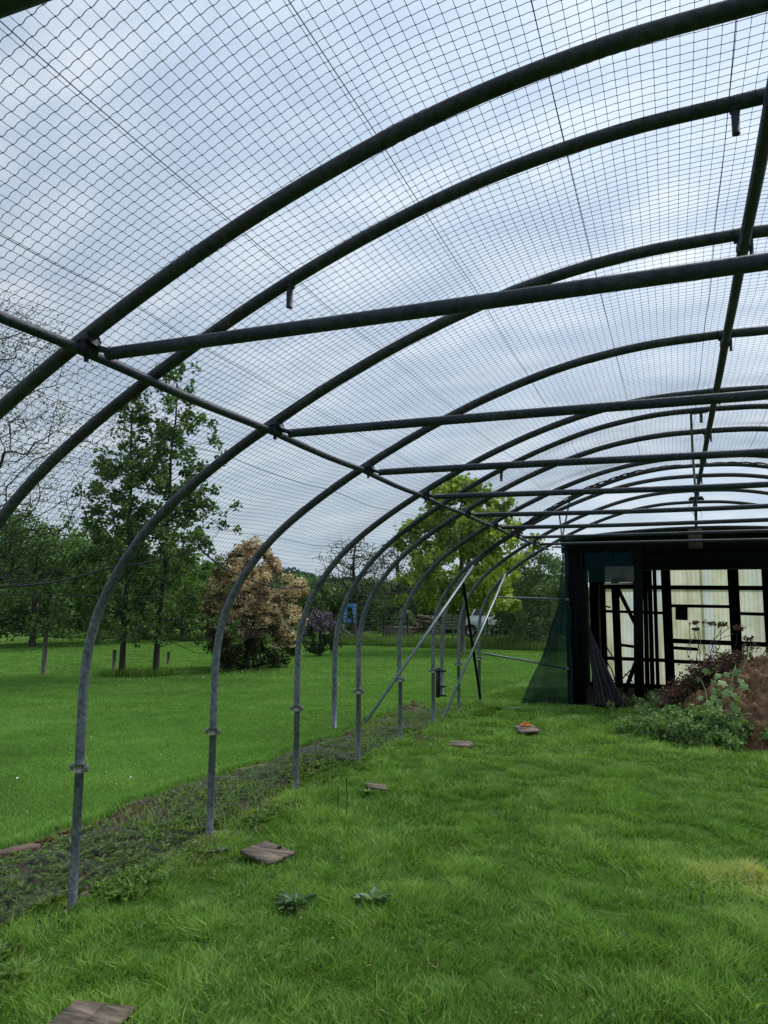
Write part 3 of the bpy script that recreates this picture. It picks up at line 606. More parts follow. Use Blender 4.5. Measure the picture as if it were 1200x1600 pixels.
# cords running the length of the roof
for s_ in (1.5, 2.03, 2.565, 3.066, 3.6, 4.145, 4.65, 5.19, 5.73, 6.3, 6.85, 7.4):
    ln = np.arange(-.9, 9.15, .1); mb = MB(); mb.tube(net_pt(float(s_)+.008*np.sin(ln*.9+s_*5), ln)+[0, 0, .004], .0014, 5); mb.build('cord', NETM, net)
ln = np.arange(-1.0, 9.15, .05); sR = left_of_z(rope_z(ln)); P = net_pt(sR, ln); P[:, 0] -= .02
mb = MB(); mb.tube(P, .0055, 6); mb.build('edge_rope', ROPE, net, True)
# gathered end of the roof net on its last hoop
mb = MB(); sl_ = float(left_of_z(1.88)); th = np.linspace(sl_, smax-sl_, 240); Pe = net_pt(th, np.full(len(th), 9.13)); 
for q in range(6):
    mb.tube(Pe+np.stack([0*th, .012*np.sin(th*9+q)+.012*(q-2.5)*.4, .018*np.sin(th*13+q*2)+.012], 1), .006, 5)
mb.build('gathered_edge', ROPE, net, True)

# side net hanging below the rope
side = empty('side_net', (-3.15, 5, 0), 'dark net hanging slack along the left side below the roof net', 'net')
def side_pt(t, Y):
    zt = rope_z(Y)-.01; zb = 1.33+.06*np.sin(Y*2.3)+.04*np.sin(Y*5.1); z = zt+(zb-zt)*t
    u = np.interp(z, NP[:len(NP)//2, 2], NP[:len(NP)//2, 0]); u = np.where(z < 1.2, NP[0, 0], u)
    return np.stack([u-.02-.05*t*np.sin(Y*3)*hnoise(z*3, Y, 1.3, 81), Y+.02*hnoise(z*2, Y, 2, 82), z], -1)
allV = []; allF = []; off = 0
Yl = np.arange(-.9, 9.13, .04); ts = np.linspace(0, 1, 17)
P = np.stack([side_pt(ts, np.full(17, yv)) for yv in Yl]); push(*polylines3(P, .0009))
P = np.stack([side_pt(np.full(len(Yl), t), Yl) for t in ts]); push(*polylines3(P, .0009))
mesh('mesh_panel', np.concatenate(allV), np.concatenate(allF), SIDEN, side)
mb = MB(); ln = np.arange(-1, 9.15, .1); mb.tube(side_pt(np.ones(len(ln)), ln), .002, 5); mb.build('bottom_cord', ROPE, side)
mb = MB(); mb.tube([(-3.14, -1, 1.65), (-3.14, 4, 1.63), (-3.14, 9.3, 1.65)], .003, 5); mb.build('support_wire', ROPE, side)
# fine net lying over the strip
allV = []; allF = []; off = 0
Yg = np.arange(1.6, 11.2, .028); tg = np.linspace(0, 1, 40)
def lay(t, Y):
    xl = edge_x(Y)+.12+.08*np.sin(Y*2.1); xr = -3.12+.08*np.sin(Y*1.7+1)-.1*np.sin(Y*4.3)
    x = xl+(xr-xl)*t; z = ground_z(x, Y)+.035+.035*np.abs(hnoise(x, Y, 4.2, 91))+.04*np.clip(hnoise(x, Y, 1.4, 92), 0, 1)*np.sin(t*math.pi)
    z = z+.2*np.exp(-((Y-6.75)/.45)**2)*np.exp(-((x+3.35)/.35)**2)
    return np.stack([x+.02*hnoise(x, Y, 5, 93), Y+.02*hnoise(x, Y, 5, 94), z], -1)
P = np.stack([lay(tg, np.full(40, yv)) for yv in Yg]); push(*polylines3(P, .0007))
P = np.stack([lay(np.full(len(Yg), t), Yg) for t in tg]); push(*polylines3(P, .0007))
tag(mesh('ground_net', np.concatenate(allV), np.concatenate(allF), NETG, None), 'fine grey netting lying crumpled over weeds beside the hoop legs', 'net')

# ------------------------------------------------------------------ strip: stones, weeds
def rosette(name, label, cat, p, n, L, W, mat, group=None, up=.5, jag=True):
    z = float(ground_z(p[0], p[1])); root = empty(name, (p[0], p[1], z), label, cat, group) if name else None
    mb = MB()
    for k in range(n):
        a = k*2.4+random.uniform(-.3, .3); l = L*random.uniform(.6, 1.1); e = random.uniform(.15, up*2); m_ = 7
        t = np.linspace(0, 1, m_); r = l*t*math.cos(e*.6); zz = l*(math.sin(e)*t-.55*t*t*math.sin(e))+.01
        wv_ = W*np.sin(np.pi*np.clip(t*.9+.06, 0, 1))**.7*(1+(.45*(np.arange(m_) % 2)-.2 if jag else 0))*random.uniform(.8, 1.1)
        c = np.stack([np.cos(a)*r, np.sin(a)*r, zz], 1)+[p[0], p[1], z]; sv_ = np.array([-math.sin(a), math.cos(a), 0])
        V = np.stack([c-sv_*wv_[:, None]+[0, 0, .012], c, c+sv_*wv_[:, None]+[0, 0, .012]], 1).reshape(-1, 3)
        i = (np.arange(m_-1)*3)[:, None]; F = np.concatenate([i+[[0, 1, 4, 3]], i+[[1, 2, 5, 4]]]); mb.add(V, F, float(np.clip(random.gauss(.5, .2), 0, 1)))
    return mb, root
WEEDG = leafmat('grey_green_leaf', [(0, (0.042, 0.09, 0.042)), (.5, (0.102, 0.192, 0.096)), (1, (0.204, 0.312, 0.18))], .2, .5, .3)
WEED = leafmat('weed_leaf', [(0, (0.042, 0.084, 0.0192)), (.5, (0.132, 0.24, 0.048)), (1, (0.264, 0.396, 0.096))], .3, .5, .3)
for (px_, py_, lab, n_, L_) in ((463, 1418, 'grey green thistle rosette on the grass, left one of the pair near the front', 30, .13), (582, 1418, 'pale grey green thistle rosette on the grass, right one of the pair near the front', 28, .13), (30, 1515, 'broad leaved dark plant in grass at bottom left', 12, .15), (345, 1333, 'small light green thistle beside the weathered board and second leg', 9, .1), (1085, 1395, 'small dark weed tuft in the grass at right', 8, .08), (575, 1246, 'dark leafy weed just in front of the small board', 12, .12)):
    p = gnd(px_, py_); mb, root = rosette('thistle', lab, 'plant', p, n_, L_*.9, .021 if px_ == 582 else .014, WEEDG, 'thistles in the grass', up=.62); mb.build('leaves', WEEDG if px_ in (463, 582, 345, 580) else WEED, root)
# low weeds in the strip and along the feet of the hoops: uncountable
mb = MB(); 
for k in range(3300):
    Y = random.uniform(2.2, 12.0); ex_ = float(edge_x(Y))
    x = random.uniform(ex_+.12, -2.85) if k % 6 else random.gauss(-3.0, .1)
    if Y > 10.6: x = random.uniform(-3.6, -2.5)
    if float(hnoise(x, Y, 1.9, 55)) < (-.6 if x < -3.2 else .15): continue
    m2, _ = rosette(None, None, None, (x, Y), random.randint(5, 9), random.uniform(.025, .085)*(1.25 if k % 9 == 0 else 1), .0105, WEED, up=.95, jag=k % 2 == 0)
    for V_, F_, a_ in zip(m2.V, m2.F, m2.A): mb.V.append(V_); mb.A.append(a_); mb.F.append([f_-f_.min()+mb.n for f_ in F_]); mb.n += len(V_)
tag(mb.build('low_weeds', WEED), 'low leafy weeds growing through the strip and round the hoop feet', 'weeds', kind='stuff')
xw = RN.uniform(-4.4, -2.75, 9000); yw = RN.uniform(2.2, 12.5, 9000); k = (xw > edge_x(yw)+.05) & (hnoise(xw, yw, 1.6, 61) > -.1); xw, yw = xw[k], yw[k]
blades(xw, yw, .09*RN.uniform(.5, 1.8, len(xw)), np.full(len(xw), .006), .6, 'weedy_grass', GRASS, .55+.15*hnoise(xw, yw, 2, 62), label='thin tufts of grass growing in the bare strip')
# dry leaf and root litter in the strip
n = 2600; xl = RN.uniform(-4.4, -2.9, n); yl = RN.uniform(2, 12, n); k = xl > edge_x(yl)-.03; P = np.stack([xl[k], yl[k], ground_z(xl[k], yl[k])+.012], 1)
V, F = leaf_quads(P, .045, -.6, .45); tag(mesh('dry_litter', V, F, leafmat('litter', [(0, (.03, .022, .015)), (.6, (.11, .075, .045)), (1, (.3, .24, .17))], 0.05), None, np.repeat(RN.uniform(0, 1, len(P)), 4)), 'dry leaves and stalks scattered over the bare soil strip', 'leaf litter', kind='stuff')
n = 9000; yl = RN.uniform(2, 12, n); xl = edge_x(yl)+np.abs(RN.normal(0, .09, n)); P = np.stack([xl, yl, ground_z(xl, yl)+.008], 1)
V, F = leaf_quads(P, .03, -.2, .9); tag(mesh('edge_soil', V, F, leafmat('edge_crumb', [(0, (.08, .045, .03)), (.6, (.24, .14, .09)), (1, (.4, .27, .18))], 0.02), None, np.repeat(RN.uniform(0, 1, len(P)), 4)), 'crumbly reddish soil along the cut edge of the lawn', 'soil', kind='stuff')
# clover and small broad weeds through the rough grass
n = 30000; x, y = scatter(n, -3.0, 4.2, 1.8, 9); k = keep_in(x, y) & (hnoise(x, y, 1.5, 66)+.4*hnoise(x, y, 6, 67) > .35); x, y = x[k], y[k]; P = np.stack([x, y, ground_z(x, y)+RN.uniform(.02, .055, len(x))], 1)
V, F = leaf_quads(P, .018, .1, 1.0); tag(mesh('clover', V, F, WEED, None, np.repeat(np.clip(RN.normal(.45, .2, len(P)), 0, 1), 4)), 'clover and tiny broad leaves mixed through the rough grass', 'clover', kind='stuff')
n = 5200; x, y = scatter(n, -3.0, 4.2, 1.8, 10); xe = RN.normal(-2.95, .16, 5200); ye = RN.uniform(2.2, 9, 5200); ke = hnoise(xe, ye, 2.2, 77) > .1; x = np.concatenate([x, xe[ke]]); y = np.concatenate([y, ye[ke]]); k = keep_in(x, y); x, y = x[k], y[k]; P = np.stack([x, y, ground_z(x, y)+RN.uniform(.02, .05, len(x))], 1)
V, F = leaf_quads(P, .06, -.2, .07); tag(mesh('dead_straw', V, F, leafmat('straw', [(0, (.12, .09, .04)), (1, (.4, .33, .19))], 0.1), None, np.repeat(RN.uniform(0, 1, len(P)), 4)), 'dead straw coloured grass blades lying in the turf', 'straw', kind='stuff')
n = 900; x, y = scatter(n, -14, -3.6, 4, 20); k = (x < edge_x(y)-.1) & (hnoise(x, y, .6, 68) > .2); x, y = x[k], y[k]; P = np.stack([x, y, ground_z(x, y)+.045], 1)
V, F = leaf_quads(P, .022, 0, 1.); tag(mesh('daisies', V, F, leafmat('daisy_petal', [(0, (.5, .5, .42)), (1, (.8, .8, .76))], 0.1), None, np.repeat(RN.uniform(0, 1, len(P)), 4)), 'tiny pale daisy heads scattered on the mown lawn', 'daisies', kind='stuff')
STONE = surf('edge_stone', [(.3, (0.0748, 0.052, 0.036)), (.7, (0.204, 0.152, 0.112))], 9, 7, .9, 0, .5, 25)
for px_, py_, L_, W_, rz_, lab in ((392, 1196, .42, .1, 1.15, 'long reddish edging stone between the second and third legs of the tunnel'), (25, 1325, .34, .1, 1.05, 'broken brown edging stone at the left edge of the photo'), (135, 1396, .09, .03, .2, 'small pale chip of stone right of the nearest leg foot')):
    p = gnd(px_, py_); mb = MB(); r = random.Random(px_)
    pts = [(math.cos(a)*L_/2*r.uniform(.8, 1.1), math.sin(a)*W_/2*r.uniform(.8, 1.1)) for a in np.linspace(0, 2*math.pi, 12)[:-1]]; c_, s_ = math.cos(rz_), math.sin(rz_); n = len(pts)
    z = float(ground_z(p[0], p[1])); lo = [(p[0]+x*c_-y*s_, p[1]+x*s_+y*c_, z-.02) for x, y in pts]; mi = [(a_[0], a_[1], z+.018+r.uniform(0, .006)) for a_ in lo]; hi = [(p[0]+(a_[0]-p[0])*.86, p[1]+(a_[1]-p[1])*.86, z+.03+r.uniform(0, .006)) for a_ in lo]
    mb.add(lo+mi+hi, [np.array([(k, (k+1) % n, n+(k+1) % n, n+k) for k in range(n)]+[(n+k, n+(k+1) % n, 2*n+(k+1) % n, 2*n+k) for k in range(n)]), np.array([[2*n+k for k in range(n)]])])
    tag(mb.build('edging_stone', STONE), lab, 'stone', 'stones along the strip')

# ------------------------------------------------------------------ boards lying in the grass
blabs = ['large weathered two plank wooden board at the bottom left corner', 'weathered two plank board with a dark knot, right of the second hoop leg', 'small thin wooden board in front of a leafy weed', 'narrow wooden board lying level, between the small board and the orange one', 'square wooden board with an orange thing on it, near the shed', 'pale flat board lying in the grass just in front of the shade net']
for k, (bq, lab) in enumerate(zip(BOARDS, blabs)):
    p = (bq[1]+bq[2])/2; root = empty('wooden_board', p-[0, 0, .02], lab, 'board', 'wooden boards lying in the grass')
    e1, e2 = bq[1]-bq[0], bq[2]-bq[0]
    for s_ in (0, 1):
        lo, hi = (.0, .493) if s_ == 0 else (.507, 1.)
        q4 = [bq[0]+e2*lo-e1*.01*s_, bq[0]+e1*(1+.02*s_)+e2*lo, bq[0]+e1*(1+.02*s_)+e2*hi, bq[0]+e2*hi-e1*.01*s_]
        if np.cross(q4[1]-q4[0], q4[2]-q4[1])[2] < 0: q4 = q4[::-1]
        c4 = np.mean(q4, axis=0); dz = random.uniform(-.004, .004)
        T_ = [c4+(v-c4)*.985+[0, 0, dz] for v in q4]; M1 = [v+np.array([0, 0, dz-.003]) for v in q4]; B_ = [v-np.array([0, 0, .022]) for v in q4]
        mb = MB(); mb.add(B_+M1+T_, [(3, 2, 1, 0), (8, 9, 10, 11)]+[(a_+i_, a_+(i_+1) % 4, a_+4+(i_+1) % 4, a_+4+i_) for a_ in (0, 4) for i_ in range(4)]); mb.build('plank', WOODG if k == 5 else WOOD, root)
    if k == 1:
        kp = gnd(437, 1323, .05); mb = MB(); mb.tube([kp-[0, 0, .01], kp+[0, 0, .003]], .016, 9); mb.build('knot', BLACKM, root)
ORNG = surf('orange_plastic', [(.3, (.7, .16, .01)), (.7, (.85, .24, .02))], 8, 3, .45)
p = gnd(821, 1135, .05); z = .05; root = empty('orange_tool', (p[0], p[1], z), 'small bright orange trap shaped object lying on the square wooden board', 'tool')
mb = MB(); mb.box((p[0], p[1], z+.012), (.12, .045, .02), .3); mb.build('body', ORNG, root)
mb = MB(); mb.tube([(p[0]-.06, p[1]-.02, z+.02), (p[0], p[1], z+.05), (p[0]+.07, p[1]+.03, z+.018)], .008, 6); mb.build('handle', ORNG, root)
p = gnd(541, 1283); mb = MB(); mb.tube([(p[0], p[1], -.05), (p[0]+.004, p[1], .16), (p[0]-.002, p[1], .31)], .0035, 6); tag(mb.build('thin_stick', BARKD), 'thin dark stick standing upright in the grass in front of the small board', 'stick')
p = gnd(527, 1262); mb = MB(); mb.tube([(p[0], p[1], -.05), (p[0]+.006, p[1], .16)], .003, 6); tag(mb.build('thin_stick', BARKD), 'shorter thin stick in the grass just left of the upright one', 'stick')

# ------------------------------------------------------------------ shed
YF, YB = 12.64, 15.7
def wx(px_, Y, py_=950): return float(at(px_, py_, Y)[0])
def wz(py_, Y, px_=1050): return float(at(px_, py_, Y)[2])
XL = wx(884, YF); XRr = 2*RX-XL+.15
shed = empty('black_shed', (RX, YF, 0), 'open fronted black timber shed with pale corrugated plastic back wall at the tunnel end', 'shed')
def part(name, boxes, mat):
    mb = MB()
    for b_ in boxes: mb.box(*b_)
    return mb.build(name, mat, shed)
zt = wz(846, YF)
XC = wx(913, YF)
# left front wall of rough boards
mb = MB(); nb_ = 5
for k in range(nb_):
    w_ = (XC-XL)/nb_; x = XL+w_*(k+.5); mb.box((x, YF+random.uniform(-.008, .008), zt/2-.02), (w_*.96, .03, zt+.04))
mb.build('front_boarding', BLACKW, shed)
# side walls (boards with slits) and header
for sx in (XL+.02, XRr-.02):
    mb = MB(); y = YF+.05
    while y < YB:
        w_ = random.uniform(.2, .3); mb.box((sx, y+w_/2, zt/2), (.025, w_-.006, zt)); y += w_+.004
    mb.build('side_wall', BLACKW, shed)
hz0, hz1 = wz(884, YF), zt
part('header_beam', [((.5*(XL+XRr), YF+.005, .5*(wz(858, YF)+hz1)), (XRr-XL+.1, .05, hz1-wz(858, YF)+.06)), ((.5*(XL+XRr), YF+.3, zt-.22), (XRr-XL, .5, .42))], BLACKW)
# curved roof of stretched dark sheeting
ROOF = surf('teal_roof_sheet', [(.3, (.02, .04, .045)), (.7, (.06, .1, .105))], 3, 5, .6, 0, .3, 12)
xs_ = np.linspace(XL-.06, XRr+.06, 30); cc = (XL+XRr)/2; hw = (XRr-XL)/2+.06
V = []; 
for Y in (YF-.12, YF+.8, YF+1.6, YF+2.4, YB+.1):
    for z_ in (0, -.035):
        for x in xs_: V.append((x, Y, zt+.06+.15*(1-((x-cc)/hw)**2)+.008*math.sin(x*9+Y*3)+z_))
V = np.array(V); n = 30; F = []
for r in range(4):
    for k in range(n-1):
        a_ = r*2*n+k; b_ = (r+1)*2*n+k; F += [(a_, a_+1, b_+1, b_), (a_+n, b_+n, b_+n+1, a_+n+1)]
for k in range(n-1): F += [(k, k+n, k+n+1, k+1)]
mesh('roof', V, np.array(F), ROOF, shed, None, True)
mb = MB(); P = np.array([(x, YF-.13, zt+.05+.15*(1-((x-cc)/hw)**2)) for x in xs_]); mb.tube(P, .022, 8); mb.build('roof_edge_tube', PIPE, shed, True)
mb = MB(); mb.add([(XL, YF+.05, zt-.02), (XRr, YF+.05, zt-.02), (XRr, YB, zt-.02), (XL, YB, zt-.02)], [(0, 1, 2, 3)]); mb.build('ceiling_lining', BLACKW, shed)
# pale plate on the header
x0, x1 = wx(1080, YF), wx(1102, YF); mb = MB(); mb.box(((x0+x1)/2, YF-.175, .5*(wz(829, YF)+wz(859, YF))), (x1-x0, .02, wz(829, YF)-wz(859, YF))); mb.build('header_plate', surf('grey_brown_plate', [(.3, (.03, .026, .02)), (.7, (.07, .06, .048))], 6), shed)
# back wall: corrugated translucent sheets
m, nt, out = newmat('translucent_corrugated_plastic')
f1 = noise(nt, 1.0, 5, .6, 'Object', (3.5, 1, .25)); f2 = noise(nt, 2.2, 6, .6, 'Object', (1, 1, 1)); f3 = noise(nt, .9, 2, .5, 'Object', (1.4, 1, .1))
c1 = rampnode(nt, [(.32, (.42, .40, .29)), (.5, (.62, .63, .47)), (.68, (.72, .73, .58))], f1); c1 = mixc(nt, c1, rampnode(nt, [(.3, (.62, .66, .5)), (.6, (1, 1, 1))], f2), 1, 'MULTIPLY')
c1 = mixc(nt, c1, (.56, .64, .72), rampnode(nt, [(.55, (0, 0, 0)), (.66, (.8, .8, .8))], f3))
tr_ = N(nt, 'ShaderNodeBsdfTranslucent'); df = N(nt, 'ShaderNodeBsdfPrincipled'); df.inputs['Roughness'].default_value = .4; mx = N(nt, 'ShaderNodeMixShader'); mx.inputs[0].default_value = .85
nt.links.new(c1, tr_.inputs[0]); nt.links.new(c1, df.inputs['Base Color']); nt.links.new(df.outputs[0], mx.inputs[1]); nt.links.new(tr_.outputs[0], mx.inputs[2]); nt.links.new(mx.outputs[0], out.inputs[0]); PANEL = m
zb0, zb1 = wz(1066, YB), wz(880, YB)+.1
xb = [XL+.1, wx(1000, YB), wx(1045, YB), wx(1096, YB), wx(1149, YB), wx(1215, YB), XRr]
for k in range(6):
    a_, b_ = xb[k], xb[k+1]+(.04 if k < 5 else 0); xs2 = np.arange(a_, b_, .012); n = len(xs2)
    zsplit = wz(922, YB)
    y_ = YB+.012*(k % 2)+.0035*np.sin(xs2*2*math.pi/.076)
    for q, (z0_, z1_) in enumerate(((zb0-.1, zsplit+.05), (zsplit, zb1))):
        V = np.concatenate([np.stack([xs2, y_+(.026 if q else 0), np.full(n, z_)], 1) for z_ in (z0_, z1_)]); i = np.arange(n-1); F = np.stack([i, i+1, i+1+n, i+n], 1)
        mesh('corrugated_sheet', V, F, PANEL, shed, None, True)
# frame members seen against the back wall
def vpost(px_a, py_a, px_b, py_b, wpx, Y, name='post', mat=BLACKW):
    A = at(px_a, py_a, Y); B = at(px_b, py_b, Y); w_ = wpx/FPX*Y*1.05; mb = MB(); mb.bar(A, B, w_, .06, up=(0, 1, 0)); return mb.build(name, mat, shed)
YI = YB-.12
vpost(932, 880, 938, 1080, 22, YI); vpost(960.5, 905, 968.5, 1092, 10.5, YI); vpost(1039, 878, 1048, 1075, 12.5, YI); vpost(1144, 878, 1153, 1050, 13.5, YI)
vpost(1196, 878, 1207, 1060, 11, YI); 
for q, (a_, b_, w_) in enumerate(((1006.5, 1012, 6), (1013.5, 1020, 6), (1021, 1028.5, 5))): vpost(a_, 850, b_, 1085, w_, YB-.9-.2*q)
vpost(996, 848, 999, 1098, 13, YF, 'front_post')
vpost(917.5, 912, 921, 1000, 2.2, YF+1.2, 'batten', WOODG); vpost(935, 912, 939, 1040, 2.2, YF+1.5, 'batten', WOODG)
def hrail(px_a, py_a, px_b, py_b, wpx, Y, name='rail', mat=BLACKW):
    mb = MB(); mb.bar(at(px_a, py_a, Y), at(px_b, py_b, Y), .04, wpx/FPX*Y*1.02, up=(0, 0, 1)); return mb.build(name, mat, shed)
YR = YB-.07
hrail(925, 917, 1230, 919, 6, YR); hrail(930, 954.5, 1042, 958, 4, YR); hrail(1045, 946.5, 1147, 948, 4.5, YR); hrail(1152, 958.5, 1230, 961, 4.5, YR); hrail(1046, 1001, 1230, 1008.5, 6.5, YR); hrail(1048, 1012, 1090, 1014.5, 4.5, YR)
hrail(940, 1028, 1045, 1032, 5, YR); hrail(1048, 1033, 1100, 1035.5, 5, YR); hrail(1160, 1035, 1230, 1041, 5, YR); hrail(920, 880, 1230, 882, 7, YR)
hrail(962, 1006.5, 994, 1011, 4, YR-.2); hrail(940, 946, 954, 949, 2.2, YR-.5)
hrail(964, 917, 993, 976, 5.5, YR-.25, 'diagonal_brace'); hrail(993, 1036, 973, 1090, 6, YR-.9, 'diagonal_brace')
mb = MB(); a_ = at(1055, 948, YR-.1); b_ = at(1075, 969, YR-.1); mb.box(((a_[0]+b_[0])/2, YR-.1, (a_[2]+b_[2])/2), (b_[0]-a_[0], .02, a_[2]-b_[2]), ry=.03); mb.build('black_panel', BLACKM, shed)
mb = MB(); mb.box(((XL+XRr)/2, YB-.02, zb0/2-.05), (XRr-XL, .08, zb0)); mb.build('base_board', BLACKW, shed)
hrail(944, 912.5, 997, 911.5, 2.6, YF+.02, 'shelf_edge', surf('pale_batten', [(.3, (.3, .29, .25)), (.7, (.5, .48, .42))], 9)); hrail(944, 916, 997, 915.5, 5, YF+.05)
mb = MB(); 
for q in range(3): mb.tube([at(900+q*30, 1103, YF-.03-.03*q), at(960+q*14, 1106, YF-.1)], .02, 7)
mb.build('threshold_batten', BLACKW, shed)
# shade cloth panel and window patch in the left bay
def sheetp(name, px0, py0, px1, py1, Y, mat, nx=14, nz=8, wave=.012):
    A = at(px0, py0, Y); B = at(px1, py1, Y); V, F = grid(np.linspace(A[0], B[0], nx), np.linspace(A[2], B[2], nz), lambda x, z: Y+wave*np.sin(x*17)*np.cos(z*9)); V = V[:, [0, 2, 1]]
    return mesh(name, V, F, mat, shed, None, True)
sheetp('shade_panel', 913, 851, 993, 910, YF-.01, TEALP)
sheetp('window_patch', 945, 885, 991, 909, YF-.045, surf('dusty_clear_sheet', [(.3, (0.0248, 0.033, 0.0275)), (.7, (0.0605, 0.0743, 0.0633))], 5, 6, .5), wave=.004)
sheetp('dark_tape', 956, 903.5, 977, 908, YF-.06, BLACKM, wave=.0)
hrail(914, 862, 992, 861, 1.6, YF+.02); vpost(957, 852, 958, 885, 2, YF+.02, 'batten', BLACKW)
# shade net draped from the corner to the ground
top = at(880, 852, YF-.05); g0 = gnd(812, 1103); g1 = gnd(893, 1105); V = []; nx, nz = 34, 40
for r in range(nz):
    t = r/(nz-1); a_ = top+[-.03, 0, 0]; b_ = top+[.06, 0, 0]
    L0 = a_*(1-t)+g0*t+np.array([.22*math.sin(t*math.pi)*(1-t*.3), 0, 0]); R0 = b_*(1-t)+np.array([g1[0], YF-.06, 0])*t
    for c_ in range(nx):
        u = c_/(nx-1); p = L0*(1-u)+R0*u; f_ = .05*t*math.sin(u*15+t*2.2)+.025*t*math.sin(u*34-t*3); V.append((p[0]+.01*math.sin(t*20+u*5), p[1]+f_, p[2]+.02))
V = np.array(V); i = (np.arange(nz-1)*nx)[:, None]+np.arange(nx-1)[None]; F = np.stack([i, i+1, i+nx+1, i+nx], -1).reshape(-1, 4)
tag(mesh('shade_net', V, F, TEAL, None, None, True), 'green shade net draped from the shed corner down to the grass', 'net')
# bundle of dark pipes
PDK = surf('dark_plastic_pipe', [(.3, (0.0048, 0.0066, 0.0096)), (.7, (0.0132, 0.0168, 0.0228))], 8, 5, .5, 0, .1)
for q in range(9):
    u = q/8; a_ = at(916+q*1.5, 968+q*4, YF+.25-.015*q); b_ = at(934+u*42+random.uniform(-1, 1), 1103+random.uniform(-3, 2), YF-.18-.05*(q % 3)); b_[2] = max(.03, b_[2])
    mb = MB(); mid = (a_+b_)/2+np.array([0, -.02, -.035]); mb.tube(catmull([a_, mid, b_], 6), .019, 10)
    tag(mb.build('dark_pipe', PDK, None, True), 'dark pipe, one of a leaning fan of pipes against the shed wall', 'pipe', 'fan of dark pipes leaning in the shed')
# bare sticks inside the shed
STK = MB()
for a_, b_ in (((946, 1008), (968, 1055)), ((949, 1035), (962, 1068)), ((985, 1047), (958, 1075)), ((955, 1062), (973, 1070)), ((976, 1053), (988, 1066)), ((962, 1047), (960, 1075))):
    STK.tube(catmull([at(*a_, 15.0), (at(*a_, 15.0)+at(*b_, 14.8))/2+[.02, 0, .02], at(*b_, 14.8)], 3), .012, 5)
tag(STK.build('dead_branches', BARKD), 'dead bare branches standing inside the shed behind the pipes', 'branches')

# ------------------------------------------------------------------ soil mound and its plants
xs_ = np.arange(MC[0]-2.05, MC[0]+2.1, .022); ys_ = np.arange(MC[1]-1.45, MC[1]+1.5, .022)
V, F = grid(xs_, ys_, lambda x, y: mound_h(x, y)+.05*np.abs(hnoise(x, y, 15, 5))*(mound_h(x, y) > .05)+.035*hnoise(x, y, 38, 6)*(mound_h(x, y) > .05)-.03)
hh = mound_h(V[:, 0], V[:, 1]); kf = (hh[F] > .005).any(1)
tag(mesh('soil_mound', V, F[kf], SOIL, None, None, True), 'heap of reddish brown soil beside the black shed', 'soil heap')
n = 3500; x = RN.uniform(-.3, 3.8, n); y = RN.uniform(9.4, 12, n); k = mound_h(x, y) > .05; x, y = x[k], y[k]; P = np.stack([x, y, mound_h(x, y)+.01], 1)
V, F = leaf_quads(P, .035, 0, .9); tag(mesh('soil_crumbs', V, F, leafmat('crumb', [(0, (.12, .065, .038)), (.6, (.24, .135, .075)), (1, (.38, .23, .13))], 0.02), None, np.repeat(RN.uniform(.45, 1, len(P)), 4)), 'loose clods and crumbs of soil on the heap', 'soil', kind='stuff')
# dead brown tangle on top
DEAD = leafmat('dead_leaf', [(0, (0.036, 0.0204, 0.0144)), (.5, (0.132, 0.066, 0.0456)), (1, (0.312, 0.168, 0.108))], .15)
tc_ = at(1115, 1030, 10.9); root = empty('dead_plants', (tc_[0], tc_[1], float(mound_h(tc_[0], tc_[1]))), 'tangle of dark brown dead plants on top of the soil heap', 'dead plants')
mb = MB(); LP = []
for k in range(640):
    px_ = random.gauss(1100, 25); Y = 10.9+random.uniform(-.25, .4); x = wx(px_, Y, 1040); z0 = float(mound_h(x, Y)); x = min(max(x, -.2), 1.6)
    l = random.uniform(.08, .3); a_ = random.uniform(0, 6.28); p0 = np.array([x, Y, max(0, float(mound_h(x, Y)))-.03]); p2 = p0+np.array([math.cos(a_)*l, math.sin(a_)*l*.6, random.uniform(.05, .26)]); p1 = (p0+p2)/2+np.array([0, 0, .08])
    mb.tube(catmull([p0, p1, p2], 3), random.uniform(.003, .008), 4, False); LP += [p2+RN.normal(0, .035, 3) for _ in range(7)]+[p1+RN.normal(0, .04, 3) for _ in range(6)]
mb.build('stems', BARK, root); V, F = leaf_quads(np.array(LP), .045, -.3, .6); mesh('dead_leaves', V, F, DEAD, root, np.repeat(RN.uniform(0, 1, len(LP)), 4))
# dried flower heads
heads = [((1106, 1035), (1117, 977), (1109, 974), .05), ((1118, 1030), (1127, 980), (1127, 976), .034), ((1088, 1030), (1090, 985), (1087, 973), .028), ((1094, 1032), (1085, 990), (1087, 983), .022), ((1145, 1020), (1152, 985), (1153, 981), .04), ((1163, 1040), (1168, 1005), (1170, 998), .035)]
for k, (a_, b_, c_, r_) in enumerate(heads):
    Y = 10.95; A, B, Cc = at(*a_, Y), at(*b_, Y), at(*c_, Y); root = empty('dried_flower', A, ['big drooping dried brown flower head above the soil heap, the widest one', 'round dried flower head right of the widest one', 'small flat dried flower head, upper of the left two', 'small flat dried flower head, lower of the left two', 'dried brown flower head in front of the right shed post', 'dark dried seed head furthest right on the heap'][k], 'dried flower', 'dried flower heads on the soil heap')
    mb = MB(); mb.tube(catmull([A, (A+B)/2+[.02, 0, 0], B, Cc], 4), .005, 5); mb.build('stem', BARKD, root)
    n = 60; P = Cc+RN.normal(0, 1, (n, 3))*np.array([r_, r_*.7, r_*.45]); V, F = leaf_quads(P, .035, .3, .8); mesh('flower_head', V, F, DEAD, root, np.repeat(np.clip(RN.normal(.5, .15, n), 0, 1), 4))
mb = MB()
